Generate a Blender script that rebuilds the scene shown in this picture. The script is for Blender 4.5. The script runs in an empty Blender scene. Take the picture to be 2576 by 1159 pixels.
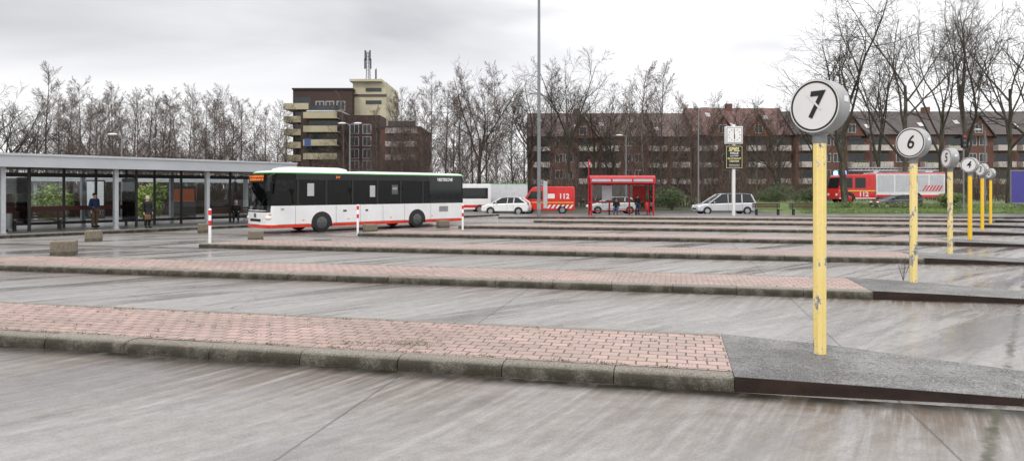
import bpy, bmesh, math, random
from mathutils import Vector, Matrix
R=math.radians; S=bpy.context.scene; COL=S.collection
F=1750.;CH=2.1;CX=1288.;HY=477.
V3=Vector
def G(px,py,z=0.):
    d=(CH-z)*F/(py-HY); return V3(((px-CX)/F*d,d,z))
def P(px,py,d): return V3(((px-CX)/F*d,d,CH+(HY-py)/F*d))
def RZ(a): return Matrix.Rotation(a,4,'Z')
def TR(*p): return Matrix.Translation(V3(p))
# ---------------------------------------------------------------- objects
def tag(o,label=None,cat=None,group=None,kind=None):
    if label: o['label']=label
    if cat: o['category']=cat
    if group: o['group']=group
    if kind: o['kind']=kind
    return o
def thing(name,label,cat,loc=(0,0,0),rz=0,group=None,kind=None):
    o=bpy.data.objects.new(name,None); COL.objects.link(o); o.location=loc; o.rotation_euler=(0,0,rz); o.empty_display_size=.2
    return tag(o,label,cat,group,kind)
def inst(name,me,parent,loc=(0,0,0),rz=0):
    o=bpy.data.objects.new(name,me); COL.objects.link(o); o.parent=parent; o.location=loc; o.rotation_euler=(0,0,rz); return o
class MB:
    def __init__(s): s.v=[];s.f=[]
    def add(s,vs,fs,M=None):
        o=len(s.v)
        s.v+=[tuple(M@V3(v)) if M else tuple(v) for v in vs]; s.f+=[tuple(i+o for i in f) for f in fs]; return s
    def box(s,x0,x1,y0,y1,z0,z1,M=None):
        return s.add([(x0,y0,z0),(x1,y0,z0),(x1,y1,z0),(x0,y1,z0),(x0,y0,z1),(x1,y0,z1),(x1,y1,z1),(x0,y1,z1)],
          [(3,2,1,0),(4,5,6,7),(0,1,5,4),(1,2,6,5),(2,3,7,6),(3,0,4,7)],M)
    def tube(s,pts,rs,n=6,cap=True,M=None):
        pts=[V3(p) for p in pts]
        if not hasattr(rs,'__len__'): rs=[rs]*len(pts)
        ref=(pts[-1]-pts[0]).orthogonal(); vs=[]; fs=[]; L=len(pts)
        for i,p in enumerate(pts):
            d=pts[min(i+1,L-1)]-pts[max(i-1,0)]; d.normalize()
            a=ref-d*ref.dot(d)
            if a.length<1e-5: a=d.orthogonal()
            a.normalize(); b=d.cross(a)
            for k in range(n):
                t=2*math.pi*k/n; vs.append(p+(a*math.cos(t)+b*math.sin(t))*rs[i])
        for i in range(L-1):
            for k in range(n):
                fs.append((i*n+k,i*n+(k+1)%n,(i+1)*n+(k+1)%n,(i+1)*n+k))
        if cap: fs.append(tuple(range(n-1,-1,-1))); fs.append(tuple((L-1)*n+k for k in range(n)))
        return s.add(vs,fs,M)
    def prism(s,poly,a,b,axis='y',M=None):
        n=len(poly); f={'y':lambda p,c:(p[0],c,p[1]),'z':lambda p,c:(p[0],p[1],c),'x':lambda p,c:(c,p[0],p[1])}[axis]
        return s.add([f(p,a) for p in poly]+[f(p,b) for p in poly],
          [tuple(range(n)),tuple(range(2*n-1,n-1,-1))]+[(i,i+n,(i+1)%n+n,(i+1)%n) for i in range(n)],M)
    def sphere(s,c,r,u=12,w=8,M=None):
        if not hasattr(r,'__len__'): r=(r,r,r)
        vs=[];fs=[]
        for i in range(w+1):
            p=math.pi*i/w
            for k in range(u):
                t=2*math.pi*k/u; vs.append((c[0]+r[0]*math.sin(p)*math.cos(t),c[1]+r[1]*math.sin(p)*math.sin(t),c[2]+r[2]*math.cos(p)))
        for i in range(w):
            for k in range(u): fs.append((i*u+k,(i+1)*u+k,(i+1)*u+(k+1)%u,i*u+(k+1)%u))
        return s.add(vs,fs,M)
    def loft(s,rings,capt=False,capb=False):
        n=len(rings[0]); vs=[p for r in rings for p in r]; fs=[]
        for i in range(len(rings)-1):
            for k in range(n): fs.append((i*n+k,i*n+(k+1)%n,(i+1)*n+(k+1)%n,(i+1)*n+k))
        if capt: fs.append(tuple((len(rings)-1)*n+k for k in range(n)))
        if capb: fs.append(tuple(range(n-1,-1,-1)))
        return s.add(vs,fs)
    def mesh(s,name,mat,smooth=False):
        me=bpy.data.meshes.new(name); me.from_pydata(s.v,[],s.f); me.materials.append(mat)
        if not smooth is None:
            bm=bmesh.new(); bm.from_mesh(me); bmesh.ops.recalc_face_normals(bm,faces=bm.faces); bm.to_mesh(me); bm.free()
        if smooth:
            for p in me.polygons: p.use_smooth=True
            me.set_sharp_from_angle(angle=R(42))
        return me
    def obj(s,name,mat,parent=None,smooth=False,bevel=0,seg=2):
        o=bpy.data.objects.new(name,s.mesh(name,mat,smooth or bevel>0)); COL.objects.link(o)
        if parent: o.parent=parent
        if bevel:
            b=o.modifiers.new('b','BEVEL'); b.width=bevel; b.segments=seg; b.limit_method='ANGLE'; b.angle_limit=R(35)
        return o
# ---------------------------------------------------------------- materials
class T:
    def __init__(s,name):
        s.m=bpy.data.materials.new(name); s.m.use_nodes=True; s.t=s.m.node_tree; s.b=s.t.nodes['Principled BSDF']
    def put(s,sock,v):
        if isinstance(v,bpy.types.NodeSocket): s.t.links.new(v,sock)
        else:
            if hasattr(v,'__len__') and len(v)==3 and sock.type=='RGBA': v=(*v,1)
            sock.default_value=v
    def n(s,typ,ins={},**kw):
        nd=s.t.nodes.new('ShaderNode'+typ)
        for k,v in kw.items(): setattr(nd,k,v)
        for k,v in ins.items(): s.put(nd.inputs[k],v)
        return nd
    def pos(s): return s.n('NewGeometry').outputs['Position']
    def oc(s): return s.n('TexCoord').outputs['Object']
    def ma(s,op,a,b=0.,c=0.): return s.n('Math',{0:a,1:b,2:c},operation=op).outputs[0]
    def tex(s,v,rot=0,sc=(1,1,1),loc=(0,0,0)): return s.n('Mapping',{'Vector':v,'Rotation':(0,0,rot),'Scale':sc,'Location':loc},vector_type='TEXTURE').outputs[0]
    def noise(s,v,sc,det=4,ro=.6,dist=0): return s.n('TexNoise',{'Vector':v,'Scale':sc,'Detail':det,'Roughness':ro,'Distortion':dist}).outputs[0]
    def ramp(s,f,*st):
        nd=s.n('ValToRGB',{0:f}); e=nd.color_ramp.elements
        while len(e)<len(st): e.new(.5)
        for i,(p,c) in enumerate(st):
            e[i].position=p; e[i].color=(c,c,c,1) if not hasattr(c,'__len__') else (*c,1)
        return nd.outputs[0]
    def mix(s,f,a,b,bl='MIX'):
        nd=s.n('Mix',data_type='RGBA',blend_type=bl); s.put(nd.inputs[0],f); s.put(nd.inputs[6],a); s.put(nd.inputs[7],b); return nd.outputs[2]
    def bump(s,h,st=.3,d=.02): s.put(s.b.inputs['Normal'],s.n('Bump',{'Strength':st,'Distance':d,'Height':h}).outputs[0])
    def set(s,**k):
        for a,v in k.items(): s.put(s.b.inputs[{'col':'Base Color','ro':'Roughness','me':'Metallic','sp':'Specular IOR Level','coat':'Coat Weight','al':'Alpha'}[a]],v)
        return s.m
def mk(name,c,ro=.55,me=0,var=.12,sc=5,bump=0,coat=0,emit=0):
    t=T(name); v=t.oc(); f=t.noise(v,sc,5)
    t.set(col=t.mix(t.ramp(f,(.3,0.),(.7,1.)),tuple(x*(1-var) for x in c),tuple(min(1,x*(1+var)) for x in c)),ro=ro,me=me,coat=coat)
    if bump: t.bump(t.noise(v,sc*8,3),bump,.01)
    if emit: t.b.inputs['Emission Color'].default_value=(*c,1); t.b.inputs['Emission Strength'].default_value=emit
    return t.m
AW=R(51.); AI=R(13.2)      # shelter/tip line direction, island direction
VP0=7.57; VPER=7.19
def concrete():
    t=T('wet_concrete'); p=t.pos()
    st=t.noise(t.tex(p,R(46),(9,.30,1)),1,7,.68,.3); st2=t.noise(t.tex(p,R(36),(14,.09,1)),1,5,.65); st3=t.noise(t.tex(p,R(56),(11,.16,1),(3,7,0)),1,5,.65)
    bl=t.noise(p,.22,6,.6,.5); fi=t.noise(p,42,4); mid=t.noise(p,5,5,.7)
    a=t.ma('ADD',t.ma('MULTIPLY',st,.34),t.ma('ADD',t.ma('MULTIPLY',bl,.14),t.ma('ADD',t.ma('MULTIPLY',st2,.26),t.ma('MULTIPLY',st3,.26))))
    c=t.ramp(a,(.38,(.15,.13,.115)),(.46,(.25,.23,.214)),(.54,(.325,.304,.288)),(.62,(.45,.43,.412)))
    c=t.mix(.25,c,t.ramp(fi,(.3,.07),(.7,.50)),'MIX'); c=t.mix(.16,c,t.ramp(mid,(.35,.06),(.65,.48)))
    uv=t.n('SeparateXYZ',{0:t.tex(p,-AI)}).outputs
    fr=t.ma('FRACT',t.ma('DIVIDE',t.ma('SUBTRACT',uv[1],VP0-14.38),VPER))
    sn=t.noise(t.tex(p,R(60),(2.8,.14,1)),1,7,.7); sm=t.noise(t.tex(p,-AI,(3,1,1)),.8,4,.6)
    s1=t.ma('MULTIPLY',t.ma('MULTIPLY',t.ramp(fr,(.60,0.),(.82,.45),(.96,1.)),t.ramp(sn,(.36,.12),(.56,1.))),t.ramp(sm,(.34,.40),(.54,1.)))
    c=t.mix(t.ma('MULTIPLY',s1,.92),c,(.085,.052,.026))
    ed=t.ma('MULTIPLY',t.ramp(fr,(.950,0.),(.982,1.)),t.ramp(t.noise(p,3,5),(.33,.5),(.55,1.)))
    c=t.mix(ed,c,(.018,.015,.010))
    jx=t.ma('ABSOLUTE',t.ma('SUBTRACT',t.ma('FRACT',t.ma('DIVIDE',t.ma('ADD',uv[0],t.ma('MULTIPLY',mid,.03)),5.2)),.42))
    c=t.mix(t.ramp(jx,(.0012,.8),(.0028,0.)),c,(.04,.037,.035))
    u2=t.n('SeparateXYZ',{0:t.tex(p,R(52.7))}).outputs
    sd=t.ma('ABSOLUTE',t.ma('ADD',t.ma('SUBTRACT',u2[1],.33),t.ma('MULTIPLY',t.ma('SUBTRACT',mid,.5),.22)))
    c=t.mix(t.ma('MULTIPLY',t.ramp(sd,(.02,1.),(.06,0.)),t.ramp(t.noise(p,2.2,4),(.4,.2),(.55,1.))),c,(.04,.042,.014))
    vo=t.n('TexVoronoi',{'Vector':t.n('VectorMath',{0:p,1:t.n('VectorMath',{0:t.n('TexNoise',{'Vector':p,'Scale':1.4,'Detail':5.}).outputs[1],1:(1.6,1.6,0)},operation='MULTIPLY').outputs[0]},operation='ADD').outputs[0],'Scale':.16},feature='DISTANCE_TO_EDGE').outputs[0]
    ck=t.ma('MULTIPLY',t.ramp(vo,(.0015,1.),(.0035,0.)),t.ramp(bl,(.5,0.),(.56,.8)))
    c=t.mix(ck,c,(.04,.036,.032))
    wet=t.ramp(t.noise(t.tex(p,R(38),(5.5,.7,1)),.6,6,.6,.5),(.50,0.),(.60,1.))
    c=t.mix(t.ma('MULTIPLY',wet,.45),c,(.09,.08,.074))
    t.bump(t.ma('ADD',t.ma('MULTIPLY',fi,.8),t.ma('MULTIPLY',mid,.8)),.16,.01)
    ro=t.ramp(t.ma('ADD',t.ma('MULTIPLY',wet,-.28),t.ma('ADD',st,t.ma('MULTIPLY',s1,.25))),(.22,.10),(.6,.42))
    return t.set(col=c,ro=ro,sp=t.ramp(t.ma('SUBTRACT',wet,s1),(0.,.30),(1.,.52)))
def pavers():
    t=T('pink_block_paving'); v=t.oc(); n=t.n('TexNoise',{'Vector':v,'Scale':3.,'Detail':3.}).outputs[1]
    v2=t.n('VectorMath',{0:v,1:t.n('VectorMath',{0:n,1:(.055,.055,0)},operation='MULTIPLY').outputs[0]},operation='ADD').outputs[0]
    br=t.n('TexBrick',{'Vector':v2,'Color1':(.54,.36,.32,1),'Color2':(.36,.26,.235,1),'Mortar':(.035,.028,.018,1),'Scale':1.,'Mortar Size':.011,'Mortar Smooth':.3,'Bias':-.1,'Brick Width':.222,'Row Height':.18})
    f=t.noise(v,.9,6,.65); g=t.noise(v,30,4); f2=t.noise(t.tex(v,0,(2,1,1)),.45,5,.6)
    c=t.mix(t.ramp(f,(.40,0.),(.66,.6)),br.outputs[0],(.37,.30,.25))
    c=t.mix(t.ma('MULTIPLY',g,.33),c,(.23,.16,.138)); c=t.mix(t.ramp(f2,(.48,0.),(.66,.4)),c,(.15,.115,.095))
    mo=t.ma('MULTIPLY',br.outputs[1],t.ramp(t.noise(v,4,3),(.40,0.),(.56,1.)))
    c=t.mix(t.ma('MULTIPLY',mo,.85),c,(.045,.044,.014))
    t.bump(t.ma('ADD',t.ma('MULTIPLY',br.outputs[1],-1.),t.ma('MULTIPLY',g,.3)),.45,.008)
    return t.set(col=c,ro=t.ramp(f,(.3,.32),(.7,.62)),sp=.4)
def granite(name,lo,hi,mossy=.6):
    t=T(name); v=t.oc(); g=t.noise(v,60,3); f=t.noise(v,2.6,6,.7)
    c=t.ramp(g,(.35,lo),(.66,hi))
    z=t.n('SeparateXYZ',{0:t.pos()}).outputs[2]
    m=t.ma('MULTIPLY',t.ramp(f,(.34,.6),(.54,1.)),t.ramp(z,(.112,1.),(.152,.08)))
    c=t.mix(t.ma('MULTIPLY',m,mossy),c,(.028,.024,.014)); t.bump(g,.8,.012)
    return t.set(col=c,ro=.65,sp=.35)
def peel(name,thr,col,seed,lo=0.,hi=0.):
    t=T(name); v=t.oc()
    f=t.noise(t.tex(t.n('VectorMath',{0:v,1:(seed,seed*.7,seed*1.3)},operation='ADD').outputs[0],0,(.7,.7,1.5)),4.6,6,.68)
    z=t.n('SeparateXYZ',{0:v}).outputs[2]
    f=t.ma('ADD',f,t.ramp(t.ma('DIVIDE',z,2.5),(.02,lo),(.16,lo*.4),(.34,hi),(.58,hi),(.72,0.)))
    k=t.ramp(f,(thr,0.),(thr+.010,1.)); e=t.ramp(f,(thr-.03,0.),(thr,.6))
    c=t.mix(e,t.mix(t.ramp(t.noise(v,7,5),(.35,0.),(.7,.3)),col,tuple(x*.76 for x in col)),(.82,.74,.52))
    k2=t.ramp(t.noise(v,26,3),(.66,0.),(.68,.7))
    c=t.mix(k2,c,(.38,.33,.25))
    c=t.mix(k,c,t.ramp(t.noise(v,18,4),(.35,(.15,.145,.14)),(.65,(.45,.44,.42)))); t.bump(k,-.5,.005)
    return t.set(col=c,ro=.42)
def wallbrick(name,a,b):
    t=T(name); v=t.pos(); f=t.noise(v,.35,5); g=t.noise(v,9,3)
    c=t.mix(f,a,b); c=t.mix(t.ma('MULTIPLY',g,.4),c,tuple(x*.5 for x in a)); return t.set(col=c,ro=.85)
def rooftile(name,a,b):
    t=T(name); v=t.pos(); w=t.n('TexWave',{'Vector':v,'Scale':2.6,'Distortion':1.}); w.bands_direction='Z'
    c=t.mix(t.noise(v,.6,5),a,b); c=t.mix(t.ma('MULTIPLY',w.outputs[1],.35),c,tuple(x*.4 for x in a)); t.bump(w.outputs[1],.3,.05)
    return t.set(col=c,ro=.6)
def glass(name,tint,tr,gc=.95):
    t=T(name); tb=t.n('BsdfTransparent',{0:(*tint,1)}).outputs[0]; gl=t.n('BsdfGlossy',{0:(gc,gc,gc,1),'Roughness':.03}).outputs[0]
    df=t.n('BsdfDiffuse',{0:(.012,.013,.014,1)}).outputs[0]
    a=t.n('MixShader',{0:tr,1:df,2:tb}).outputs[0]; fr=t.n('Fresnel',{0:1.45}).outputs[0]
    b=t.n('MixShader',{0:fr,1:a,2:gl}).outputs[0]; t.t.links.new(b,t.t.nodes['Material Output'].inputs[0]); return t.m
def leafmat(name,a,b):
    t=T(name); p=t.pos(); return t.set(col=t.mix(t.ramp(t.noise(p,2.2,4),(.35,0.),(.65,1.)),a,b),ro=.6)
def barkmat(name,a,b,sc=(1,1,4)):
    t=T(name); v=t.oc(); f=t.noise(t.tex(v,0,sc),6,5); return t.set(col=t.mix(t.ramp(f,(.4,0.),(.62,1.)),a,b),ro=.85)
def mastic():
    t=T('ramp_asphalt'); p=t.pos(); g=t.noise(p,60,2); f=t.noise(p,1.6,6,.7); h=t.noise(p,.5,4); g2=t.noise(p,22,4)
    c=t.ramp(f,(.35,(.085,.084,.083)),(.5,(.155,.153,.151)),(.65,(.24,.238,.234))); c=t.mix(t.ma('MULTIPLY',t.ramp(g,(.50,0.),(.62,1.)),.7),c,(.42,.415,.405)); c=t.mix(t.ramp(g2,(.52,0.),(.64,.6)),c,(.05,.05,.05))
    c=t.mix(t.ramp(h,(.5,0.),(.6,.35)),c,(.05,.048,.046)); t.bump(g,1.,.014)
    return t.set(col=c,ro=t.ramp(f,(.3,.5),(.7,.75)),sp=.25)
M=dict(conc=concrete(),pav=pavers(),kerb=granite('kerb_granite',(.11,.098,.08),(.42,.385,.33),.96),block=granite('exposed_aggregate',(.07,.058,.043),(.33,.28,.21),.6),
 asph=mk('asphalt',(.06,.06,.063),.4,0,.35,.8,.3),ramp=mastic(),rust=mk('rusty_steel',(.026,.013,.009),.6,.2,.6,3,.4),
 pave=mk('pavement_slabs',(.15,.145,.14),.35,0,.3,.7,.2),soil=mk('soil_grass',(.05,.052,.03),.9,0,.4,.6),
 grass=leafmat('grass',(.05,.09,.015),(.12,.18,.03)),hedge=leafmat('evergreen_leaves',(.015,.028,.008),(.07,.11,.02)),hedge2=leafmat('pale_green_leaves',(.03,.06,.012),(.16,.21,.035)),hedge3=leafmat('yellow_green_leaves',(.06,.12,.018),(.30,.38,.07)),
 weed=leafmat('dry_weeds',(.06,.075,.018),(.14,.09,.035)),
 white=mk('white_paint',(.80,.80,.80),.3,0,.05,2,coat=.4),buswhite=mk('white_bus_paint',(.80,.80,.80),.28,0,.06,1.5,coat=.4),red=mk('red_paint',(.68,.02,.018),.3,0,.12,2,coat=.4),shred=mk('dark_red_shelter_paint',(.44,.012,.022),.4,0,.2,2),
 busred=mk('red_skirt_paint',(.75,.05,.02),.35,0,.2,2),green=mk('green_trim',(.10,.55,.10),.4),black=mk('black_plastic',(.010,.010,.011),.3,0,.2),rubber=mk('tyre_rubber',(.015,.015,.015),.75,0,.3),
 rim=mk('dark_rim',(.10,.10,.105),.45,.3),alu=mk('light_alloy',(.5,.5,.52),.35,.7),silver=mk('silver_paint',(.62,.63,.65),.3,.25,.04,coat=.5),dgrey=mk('dark_grey_paint',(.08,.085,.095),.25,.3,coat=.5),
 carglass=mk('dark_car_glass',(.012,.014,.016),.06,0,.3),busglass=glass('tinted_bus_glass',(.19,.21,.215),.9,.55),clear=glass('shelter_glass',(.88,.91,.91),.95,.8),
 seat=mk('seat_fabric',(.05,.06,.09),.8),drum=mk('grey_drum',(.36,.365,.37),.45,.25,.15,4),face=mk('sign_white',(.74,.74,.73),.4,0,.05,3),ink=mk('sign_black',(.010,.010,.010),.5),
 y1=peel('yellow_paint_worn',.625,(.88,.69,.25),3.1,.07,.05),y2=peel('yellow_paint_peeling',.60,(.88,.70,.28),8.3,.08,.06),y3=peel('yellow_paint_flaking',.585,(.86,.68,.26),14.9,.04,.07),y4=peel('yellow_paint_clean',.69,(.88,.55,.03),21.7),
 canopy=mk('grey_canopy_paint',(.46,.48,.50),.45,0,.08,.7),column=mk('column_paint',(.48,.50,.52),.45,0,.1),maroon=mk('maroon_frame',(.09,.018,.014),.5,0,.2),dark=mk('dark_frame',(.02,.019,.02),.5),
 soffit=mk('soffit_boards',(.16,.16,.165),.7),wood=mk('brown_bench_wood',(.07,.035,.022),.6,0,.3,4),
 metal=mk('galvanised_steel',(.32,.33,.34),.45,.5),lampgrey=mk('lamp_post_grey',(.22,.23,.24),.5,.3),
 brick=wallbrick('brown_brick',(.145,.07,.055),(.20,.10,.08)),brick2=wallbrick('dark_brick',(.045,.028,.024),(.085,.05,.041)),brick3=wallbrick('orange_brick',(.29,.095,.05),(.36,.13,.065)),
 roofr=rooftile('red_tiles',(.175,.076,.062),(.12,.06,.052)),roofb=rooftile('brown_tiles',(.12,.074,.065),(.09,.06,.054)),roofd=rooftile('dark_tiles',(.075,.054,.05),(.052,.042,.041)),
 beige=mk('beige_render',(.44,.40,.27),.8,0,.2,.4),towerbeige=mk('tower_render',(.50,.46,.33),.8,0,.2,.3),cream=mk('balcony_panels',(.48,.43,.41),.7,0,.25,.5),frame=mk('white_window_frame',(.5,.5,.5),.5),pane=mk('window_pane',(.03,.036,.042),.08,0,.5,.3),
 bark=barkmat('dark_bark',(.035,.029,.022),(.105,.095,.062)),birch=barkmat('birch_bark',(.06,.05,.045),(.24,.22,.20)),twig=mk('brown_twigs',(.12,.088,.072),.9,0,.25,.6),twig2=mk('dark_twigs',(.066,.054,.043),.9,0,.25,1),
 skin=mk('skin',(.52,.33,.25),.55),navy=mk('navy_cloth',(.02,.035,.10),.85),blackc=mk('black_cloth',(.013,.013,.015),.85),brownc=mk('brown_cloth',(.12,.075,.045),.85),jeans=mk('blue_denim',(.05,.09,.20),.85),
 ghair=mk('grey_hair',(.42,.41,.40),.8),dhair=mk('dark_hair',(.03,.022,.018),.7),leather=mk('brown_leather',(.17,.09,.045),.5),redc=mk('red_cloth',(.35,.03,.03),.85),
 led=mk('orange_led',(1.,.22,.03),.5,emit=.8),lamp=mk('lit_headlamp',(.8,.8,.78),.15),amber=mk('amber_lens',(.8,.3,.03),.3),rlens=mk('red_lens',(.5,.02,.02),.25),
 blue=mk('blue_beacon',(.12,.3,1.),.3,emit=6),purple=mk('blue_board',(.06,.05,.27),.4),yel=mk('yellow_reflex',(.75,.72,.05),.4),gold=mk('cream_lettering',(.78,.68,.32),.5),
 orange=mk('orange_poster',(.20,.05,.018),.5),poster=mk('pale_poster',(.60,.62,.64),.5),bluew=mk('blue_poster',(.06,.11,.26),.5),shutter=mk('grey_shutter',(.48,.49,.50),.4,.3),shutter2=mk('pale_shutter',(.58,.59,.61),.4,.2))
def text(s,size,mat,parent,loc,yaw=0,name='lettering',off=0,shear=0,sx=1.,ext=.002,tilt=0):
    c=bpy.data.curves.new('txt','FONT'); c.body=s; c.size=size; c.extrude=ext; c.offset=off; c.shear=shear; c.align_x='CENTER'; c.align_y='CENTER'; c.resolution_u=3; c.space_line=.95
    o=bpy.data.objects.new('txt',c); COL.objects.link(o)
    me=bpy.data.meshes.new_from_object(o.evaluated_get(bpy.context.evaluated_depsgraph_get())); bpy.data.objects.remove(o)
    me.transform(TR(*loc)@RZ(yaw)@Matrix.Rotation(R(90)-tilt,4,'X')@Matrix.Diagonal((sx,1,1,1))); me.materials.clear(); me.materials.append(mat); me.name=name
    o=bpy.data.objects.new(name,me); COL.objects.link(o); o.parent=parent; return o
# ---------------------------------------------------------------- people
def skin(vs,es,rs,name,mat,parent,sub=1):
    me=bpy.data.meshes.new(name); me.from_pydata([tuple(v) for v in vs],es,[]); o=bpy.data.objects.new(name,me); COL.objects.link(o)
    o.modifiers.new('s','SKIN'); d=me.skin_vertices[0].data
    for i,r in enumerate(rs): d[i].radius=(r,r)
    d[0].use_root=True; u=o.modifiers.new('u','SUBSURF'); u.levels=sub; u.render_levels=sub
    m2=bpy.data.meshes.new_from_object(o.evaluated_get(bpy.context.evaluated_depsgraph_get()))
    o.modifiers.clear(); o.data=m2; m2.materials.clear(); m2.materials.append(mat); m2.name=name
    for p in m2.polygons: p.use_smooth=True
    o.parent=parent; return o
def person(label,loc,yaw,top,legs,hair,sit=False,h=1.72,coat=False,group=None,stride=0.,lean=0.):
    root=thing('person',label,'person',loc,yaw,group); k=h/1.72; root.scale=(k,k,k)
    dz=.41 if sit else 0; b=-lean
    pel=V3((0,0,.95-dz)); spi=V3((0,b*.3,1.15-dz)); che=V3((0,b*.7,1.34-dz)); nec=V3((0,b,1.47-dz)); jaw=V3((0,b-.03,1.545-dz)); hed=V3((0,b-.03,1.62-dz)); tp=V3((0,b-.02,1.68-dz))
    vs=[pel,spi,che,nec,jaw,hed,tp,hed+V3((0,-.105,-.02)),hed+V3((-.088,.01,-.02)),hed+V3((.088,.01,-.02))]
    es=[(0,1),(1,2),(2,3),(3,4),(4,5),(5,6),(5,7),(5,8),(5,9)]; rs=[.13,.125,.135,.055,.07,.092,.07,.016,.018,.018]
    jv=[pel+V3((0,0,-.02)),spi,che,nec+V3((0,0,-.03))]; je=[(0,1),(1,2),(2,3)]; jr=[.165,.16,.165,.085]
    tv=[pel]; te=[]; tr=[.15]
    for s in (-1,1):
        sh=che+V3((s*.185,0,.06)); el=sh+V3((s*.05,.04,-.28)); wr=el+(V3((-s*.08,-.22,-.03)) if sit else V3((0,-.09,-.24)))
        hd=wr+(V3((-s*.02,-.07,-.02)) if sit else V3((0,-.02,-.08)))
        hip=pel+V3((s*.09,0,-.04))
        if sit: kn=hip+V3((s*.04,-.43,.02)); an=V3((s*.12,-.44,.09))
        else: kn=V3((s*.10,-.03-s*stride*.5,.50)); an=V3((s*.10,.03-s*stride,.09))
        toe=an+V3((s*.02,-.15,-.05)); o=len(vs)
        vs+=[sh,el,wr,hd,hip,kn,an,toe]; es+=[(2,o),(o,o+1),(o+1,o+2),(o+2,o+3),(0,o+4),(o+4,o+5),(o+5,o+6),(o+6,o+7)]; rs+=[.06,.043,.03,.034,.085,.058,.04,.032]
        fd=(hd-wr).normalized()
        for q in range(5):
            w=len(vs); L=(.045,.052,.055,.05,.04)[q]
            st=hd+V3((0,(q-2)*.016,0))+fd*.025
            if q==0: st=hd+V3((-s*.01,-.03,0))
            m1=st+fd*L*.6+V3((0,-.01 if q==0 else 0,0)); e1=m1+fd*L*.6+V3((-s*.012,0,0)); vs+=[m1,e1]; es+=[(o+3,w),(w,w+1)]; rs+=[.009,.007]
        j=len(jv); jv+=[sh,el,wr+fd*.01]; je+=[(2,j),(j,j+1),(j+1,j+2)]; jr+=[.088,.07,.052]
        t=len(tv); tv+=[hip,kn,an+V3((0,0,.03))]; te+=[(0,t),(t,t+1),(t+1,t+2)]; tr+=[.112,.085,.068]
        MB().sphere((an+toe)*.5+V3((0,-.02,.02)),(.052,.15,.058)).obj('shoe',M['blackc'],root,True)
    skin(vs,es,rs,'body',M['skin'],root); skin(jv,je,jr,'coat' if coat else 'jacket',top,root); skin(tv,te,tr,'trousers',legs,root)
    if coat:
        m=MB(); rg=[]
        for z,r in ((.48,.235),(.75,.215),(1.0,.18),(1.14,.165)):
            rg.append([(r*math.cos(a*.5236),r*.82*math.sin(a*.5236),z) for a in range(12)])
        m.loft(rg,True,True).obj('coat_skirt',top,root,True)
    MB().sphere(hed+V3((0,.028,.035)),(.102,.108,.098)).obj('hair',hair,root,True)
    return root
# ---------------------------------------------------------------- ground
def sheet(name,poly,z,mat):
    m=MB(); m.add([(x,y,z) for x,y in poly],[tuple(range(len(poly)))]); o=m.obj(name,mat); return tag(o,kind='structure')
sheet('ground',[(-900,-60),(900,-60),(900,1500),(-900,1500)],-.01,M['soil'])
sheet('bus_yard',[(-70,-20),(90,-20),(90,62),(-70,62)],-.004,M['conc'])
sheet('road',[(-40,56),(90,56),(90,65),(-40,65)],.001,M['asph'])
fp=MB(); fp.box(-1,85,50.8,57.2,-.02,.12); tag(fp.obj('pavement',M['pave']),kind='structure')
fk=MB()
for i in range(86): fk.box(-1+i,-.012+i,50.52,50.79,-.02,.135)
tag(fk.obj('pavement_kerb',M['kerb'],None,False,.02),kind='structure')
SO=V3((-22.7,31,0))
pl=MB(); pl.box(-16,36,-1.0,24,-.02,.15,TR(*SO)@RZ(AW)); tag(pl.obj('platform',M['pave']),kind='structure')
pk=MB()
for i in range(52): pk.box(-16+i,-15.012+i,-1.29,-1.002,-.02,.155,TR(*SO)@RZ(AW))
tag(pk.obj('platform_kerb',M['kerb'],None,False,.03),kind='structure')
gb=MB(); xs=[24,26,30,40,60,90,140]; ys=[57.6,59,60.2,61.2,61.9,64.6,65.2,70,90,118]; zs=[.0,.14,.5,.55,.25,.25,.74,.74,.8,.8]; ny=len(ys)
gb.add([(x,y,(z if i else -.02)) for i,x in enumerate(xs) for y,z in zip(ys,zs)],[(i*ny+j,(i+1)*ny+j,(i+1)*ny+j+1,i*ny+j+1) for i in range(6) for j in range(ny-1)])
tag(gb.obj('grass_bank',M['grass'],None,True),kind='structure')
sheet('raised_road',[(27,65.3),(130,65.3),(130,69.8),(27,69.8)],.755,M['asph']); sheet('parking_strip',[(30.1,61.95),(130,61.95),(130,64.55),(30.1,64.55)],.262,M['asph'])
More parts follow.
